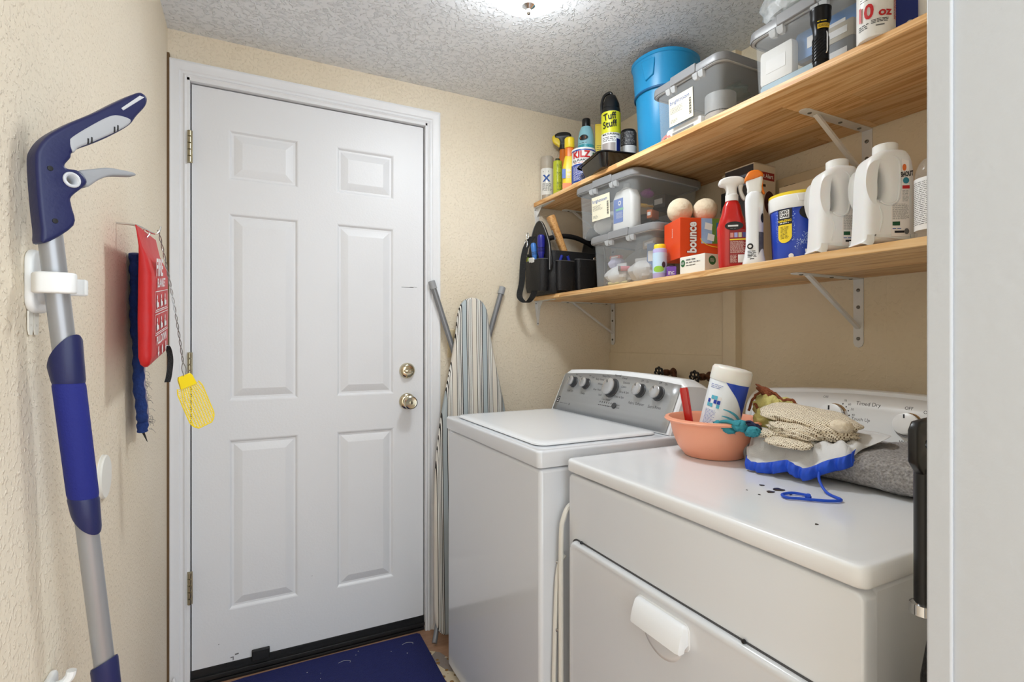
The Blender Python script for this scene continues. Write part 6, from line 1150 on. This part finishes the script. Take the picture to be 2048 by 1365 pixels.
# small second clip low on the wall, behind the mop tube
r = thing('wall_clip', 'small white wall hook low beside the mop tube', 'wall clip', (XL, 0.925, 0.722))
MB().plate([rrect(0.05, 0.045, 0.014, 5)], 0.008, 0.003, M=TR((0.004, 0, 0)) @ ROTY).build('back_plate', WHITEP, r, ang=60)
MB().tube(smooth_path([(0.006, 0, 0.006), (0.018, 0, 0.008), (0.026, 0, 0.016), (0.028, 0, 0.024)], 4), 0.006, 10).build('hook', WHITEP, r)
# round bumper
r = thing('wall_bumper', 'round white door bumper disc on the beige wall', 'wall bumper', (XL, 1.229, 0.948), rot=(0, PI / 2, 0))
MB().lathe([(0.041, 0), (0.041, 0.005), (0.039, 0.0075), (0.020, 0.0085)], 40).build('disc', mat('disc_white', (232, 230, 222), 0.45), r); MB().lathe([(0.0415, 0), (0.0415, 0.0015)], 40, c0=False, c1=False).build('edge_ring', WHITEP, r)

# fire blanket pouch, hung from a hook
FBR = mat('pouch_red', (204, 26, 28), 0.5, var=0.12, vs=14, bump=0.25, bs=35)
r = thing('fire_blanket', 'red fire blanket pouch hanging on the beige wall', 'fire blanket', (-0.1875, 1.375, 1.165), PI / 2)
# local: front=-y -> world +x ; x -> world +y
def pouch(s, t):
    side = 1 if s < 0.5 else -1
    return None
rings = []
for z, hw, th_, sh, yo in ((0.0, 0.108, 0.006, 0.0, 0), (0.006, 0.118, 0.014, 0, 0), (0.02, 0.122, 0.020, 0.0, 0), (0.10, 0.122, 0.022, 0.0, 0), (0.19, 0.121, 0.020, 0.000, 0), (0.215, 0.119, 0.013, -0.006, 0.003), (0.235, 0.118, 0.005, -0.012, 0.007), (0.262, 0.120, 0.002, -0.024, 0.011), (0.274, 0.121, 0.0018, -0.030, 0.013)):
    rings.append([(a + sh * 0.3, c + yo, z + 0.014 * (a / 0.12) * (0.4 if z > 0.2 else 1.0)) for a, c in rrect(hw * 2, th_ * 1.15, th_ * 0.5, 4)])
MB().loft(rings).build('pouch', FBR, r, ang=60)
fb = lambda u, v, o_=0.0: (u, -0.0128 - o_, v + 0.014 * u / 0.12)
text('FIRE', 0.050, INKW, r, fb, -0.030, 0.200, 0.0012, bold=0.03); text('BLANKET', 0.026, INKW, r, fb, -0.004, 0.168, 0.0012, bold=0.025)
def frame(u0, u1, v0, v1, w_=0.0016):
    b = MB()
    for (a, c, d2, e) in ((u0, u1, v0, v0 + w_), (u0, u1, v1 - w_, v1), (u0, u0 + w_, v0, v1), (u1 - w_, u1, v0, v1)): b.add([fb(a, d2, 0.0012), fb(c, d2, 0.0012), fb(c, e, 0.0012), fb(a, e, 0.0012)], [(0, 1, 2, 3)])
    b.build('printed_frame', INKW, r, recalc=False, smooth=False)
frame(-0.088, 0.090, 0.108, 0.152); frame(-0.088, 0.090, 0.060, 0.104)
for v in (0.124, 0.076):
    for k in range(3):
        u = -0.060 + k * 0.055; patch('pictogram', INKW, r, fb, u - 0.007, u + 0.003, v + 0.010, v + 0.020, 0.0012, ell=True); patch('pictogram', INKW, r, fb, u - 0.012, u + 0.004, v - 0.008, v + 0.010, 0.0012, ell=True); patch('pictogram', INKW, r, fb, u + 0.004, u + 0.018, v - 0.006, v + 0.004, 0.0012)
    fine_print(INKW, r, fb, -0.080, 0.080, v - 0.014, v - 0.009, 1, 0.0012, seed=90)
text('PULL DOWN', 0.024, INKW, r, fb, 0.0, 0.047, 0.0012, bold=0.03)
for u in (-0.045, 0.06):
    MB().add([fb(u - 0.004, 0.034, .0012), fb(u + 0.004, 0.034, .0012), fb(u + 0.004, 0.022, .0012), fb(u - 0.004, 0.022, .0012), fb(u - 0.011, 0.022, .0012), fb(u + 0.011, 0.022, .0012), fb(u, 0.010, .0012)], [(3, 2, 1, 0), (4, 6, 5)]).build('printed_arrow', INKW, r, recalc=False, smooth=False)
patch('pictogram', INKW, r, fb, 0.0, 0.016, 0.012, 0.032, 0.0012, ell=True)
for u in (0.098,):
    st = MB(); P_ = smooth_path([(u - 0.02, -0.004, 0.030), (u + 0.008, -0.012, 0.026), (u + 0.022, -0.016, -0.005), (u + 0.014, -0.014, -0.042), (u + 0.002, -0.012, -0.058)], 6)
    st.loft([[tuple(p + Vector((q, s * 0.006, 0))) for s, q in ((-1, -0.001), (1, -0.001), (1, 0.001), (-1, 0.001))] for p in P_]); st.build('pull_strap', FABB, r, ang=60)
    MB().tube([tuple(p + Vector((0.0012, -0.004, 0))) for p in P_], 0.0008, 6).build('strap_stripe', INKW, r)
MB().tube(smooth_path([(-0.03, 0.009, 0.262), (-0.03, 0.004, 0.272), (-0.03, 0.012, 0.278), (-0.03, 0.02, 0.275)], 4), 0.002, 8).build('grommet', CHROME, r)
tag(MB().tube(smooth_path([(XL, 1.345, 1.452), (-0.215, 1.345, 1.450), (-0.186, 1.345, 1.436), (-0.176, 1.345, 1.440), (-0.172, 1.345, 1.452)], 5), 0.0022, 8).build('wall_hook', CHROME), 'thin metal wall hook above the red pouch', 'hook')
# blue fringed cloth behind the pouch
BCL = mat('blue_chenille', (24, 58, 128), 0.9, rgb2=(14, 34, 84), vs=120, bump=0.9, bs=160, bdist=0.004)
r = thing('mop_cloth', 'blue fringed cloth hanging behind the red pouch', 'cloth', (-0.232, 1.42, 0.99))
O = Vector((-0.232, 1.42, 0.99))
pth = [(-0.236, 1.452, 1.405), (-0.234, 1.456, 1.34), (-0.234, 1.452, 1.26), (-0.228, 1.450, 1.18), (-0.226, 1.440, 1.11), (-0.221, 1.447, 1.04), (-0.220, 1.450, 0.998)]
sm = [p - O for p in smooth_path(pth, 8)]
MB().tube([tuple(p + Vector((0, 0.003 * math.sin(i * 0.9), 0))) for i, p in enumerate(sm)], [0.011 + 0.0012 * math.sin(i * 1.7) for i in range(len(sm))], 14).build('rolled_edge', BCL, r)
def sheet(s, t):
    i = min(len(sm) - 1, int(t * (len(sm) - 1))); p = sm[i]
    return (p.x - 0.004 + 0.003 * math.sin(s * 9), p.y + 0.004 + 0.10 * s, p.z + 0.004 * math.sin(s * 7))
MB().grid(sheet, 14, len(sm) - 1).build('cloth_sheet', mat('cloth_grey_lilac', (186, 176, 186), 0.9, rgb2=(120, 110, 126), vs=25), r, solid=0.002)
fz = MB(); r9 = random.Random(3)
for k in range(45):
    p = sm[r9.randrange(len(sm) // 2, len(sm))]; q = p + Vector((0.012, 0.004, r9.uniform(-0.01, 0.01))); e = q + Vector((r9.uniform(0.0, 0.012), r9.uniform(0, 0.016), -r9.uniform(0.002, 0.012)))
    fz.tube([tuple(q), tuple((q + e) / 2 + Vector((0.002, 0, 0.002))), tuple(e)], 0.00028, 3)
fo = fz.build('fringe_threads', mat('thread_dark', (60, 60, 70), 0.9), r); fo['kind'] = 'stuff'
MB().tube([tuple(sm[-1]), tuple(sm[-1] + Vector((0.004, 0.006, -0.014))), tuple(sm[-1] + Vector((0.008, 0.006, -0.026)))], [0.003, 0.002, 0.0006], 6).build('loose_thread', BLACK, r)
# fly swatter
YSW = mat('swatter_yellow', (250, 220, 20), 0.4, var=0.05)
r = thing('fly_swatter', 'yellow fly swatter on a twisted wire handle hanging before the casing', 'fly swatter', (-0.13, 1.373, 1.123))
O = Vector((-0.13, 1.373, 1.123)); T0 = Vector((-0.176, 1.345, 1.444)); T1 = O
wd = (T1 - T0)
for ph in (0, PI):
    pts = [T0 - O + wd * (i / 60) + Vector((0.0018 * math.cos(i * 0.9 + ph), 0.0018 * math.sin(i * 0.9 + ph), 0)) + Vector((0.004 * math.sin(PI * i / 60), 0, 0)) for i in range(61)]
    pts = [tuple(p + Vector((0.004, 0.004, 0)) * (math.cos(ph)) * max(0, (i - 52) / 8)) for i, p in enumerate(pts)]
    MB().tube(pts, 0.0009, 6).build('twisted_wire', mat('steel_wire', (150, 150, 148), 0.3, 0.9), r)
# paddle plane: along dn downwards/outwards, across dx
dn = Vector((0.040, 0.012, -0.115)).normalized(); dx_ = Vector((0.86, 0.50, 0.0)); dx_ = (dx_ - dn * dx_.dot(dn)).normalized(); nn = dx_.cross(dn)
def pp(u, v, n_=0.0): return tuple(dx_ * u + dn * v + nn * n_)
b = MB(); b.loft([[pp(-w_, v, -0.003), pp(w_, v, -0.003), pp(w_, v, 0.003), pp(-w_, v, 0.003)] for w_, v in ((0.013, -0.006), (0.016, 0.0), (0.018, 0.022))]); b.build('collar', YSW, r, bevel=0.001)
def hw(v): return (0.018 + 0.010 * min(1, v / 0.03)) * (1 if v < 0.095 else math.sqrt(max(0.02, 1 - ((v - 0.095) / 0.027) ** 2)))
b = MB(); edge = [pp(-hw(v), v) for v in [0.018 + 0.0045 * i for i in range(23)]]; edge2 = [pp(hw(v), v) for v in [0.018 + 0.0045 * i for i in range(23)]]
b.tube(edge, 0.0013, 6); b.tube(edge2, 0.0013, 6)
for k in range(-4, 5):
    v1 = 0.117
    while hw(v1) < abs(k) * 0.0058: v1 -= 0.002
    b.tube([pp(k * 0.0058 * (0.68 + 0.32 * min(1, (v - 0.018) / 0.03)), v) for v in (0.018, 0.03, 0.048, v1)], 0.0010, 5)
for i in range(26):
    v = 0.020 + i * 0.0038; b.tube([pp(-hw(v), v), pp(hw(v), v)], 0.00085, 5)
b.tube([pp(hw(0.117) * q, 0.118) for q in (-1, 0, 1)], 0.0013, 6)
b.build('mesh_paddle', YSW, r)
# loose white corner piece of casing at the floor
tag(MB().plate([[(-0.012, 0.0), (0.008, 0.0), (0.007, 0.055), (0.002, 0.075), (-0.004, 0.070), (-0.010, 0.03)]], 0.008, 0.002, M=TR((-0.228, 2.070, 0.0)), k=2).build('paint_flake', TRIMW), 'white broken trim chip at the foot of the door casing', 'trim chip')
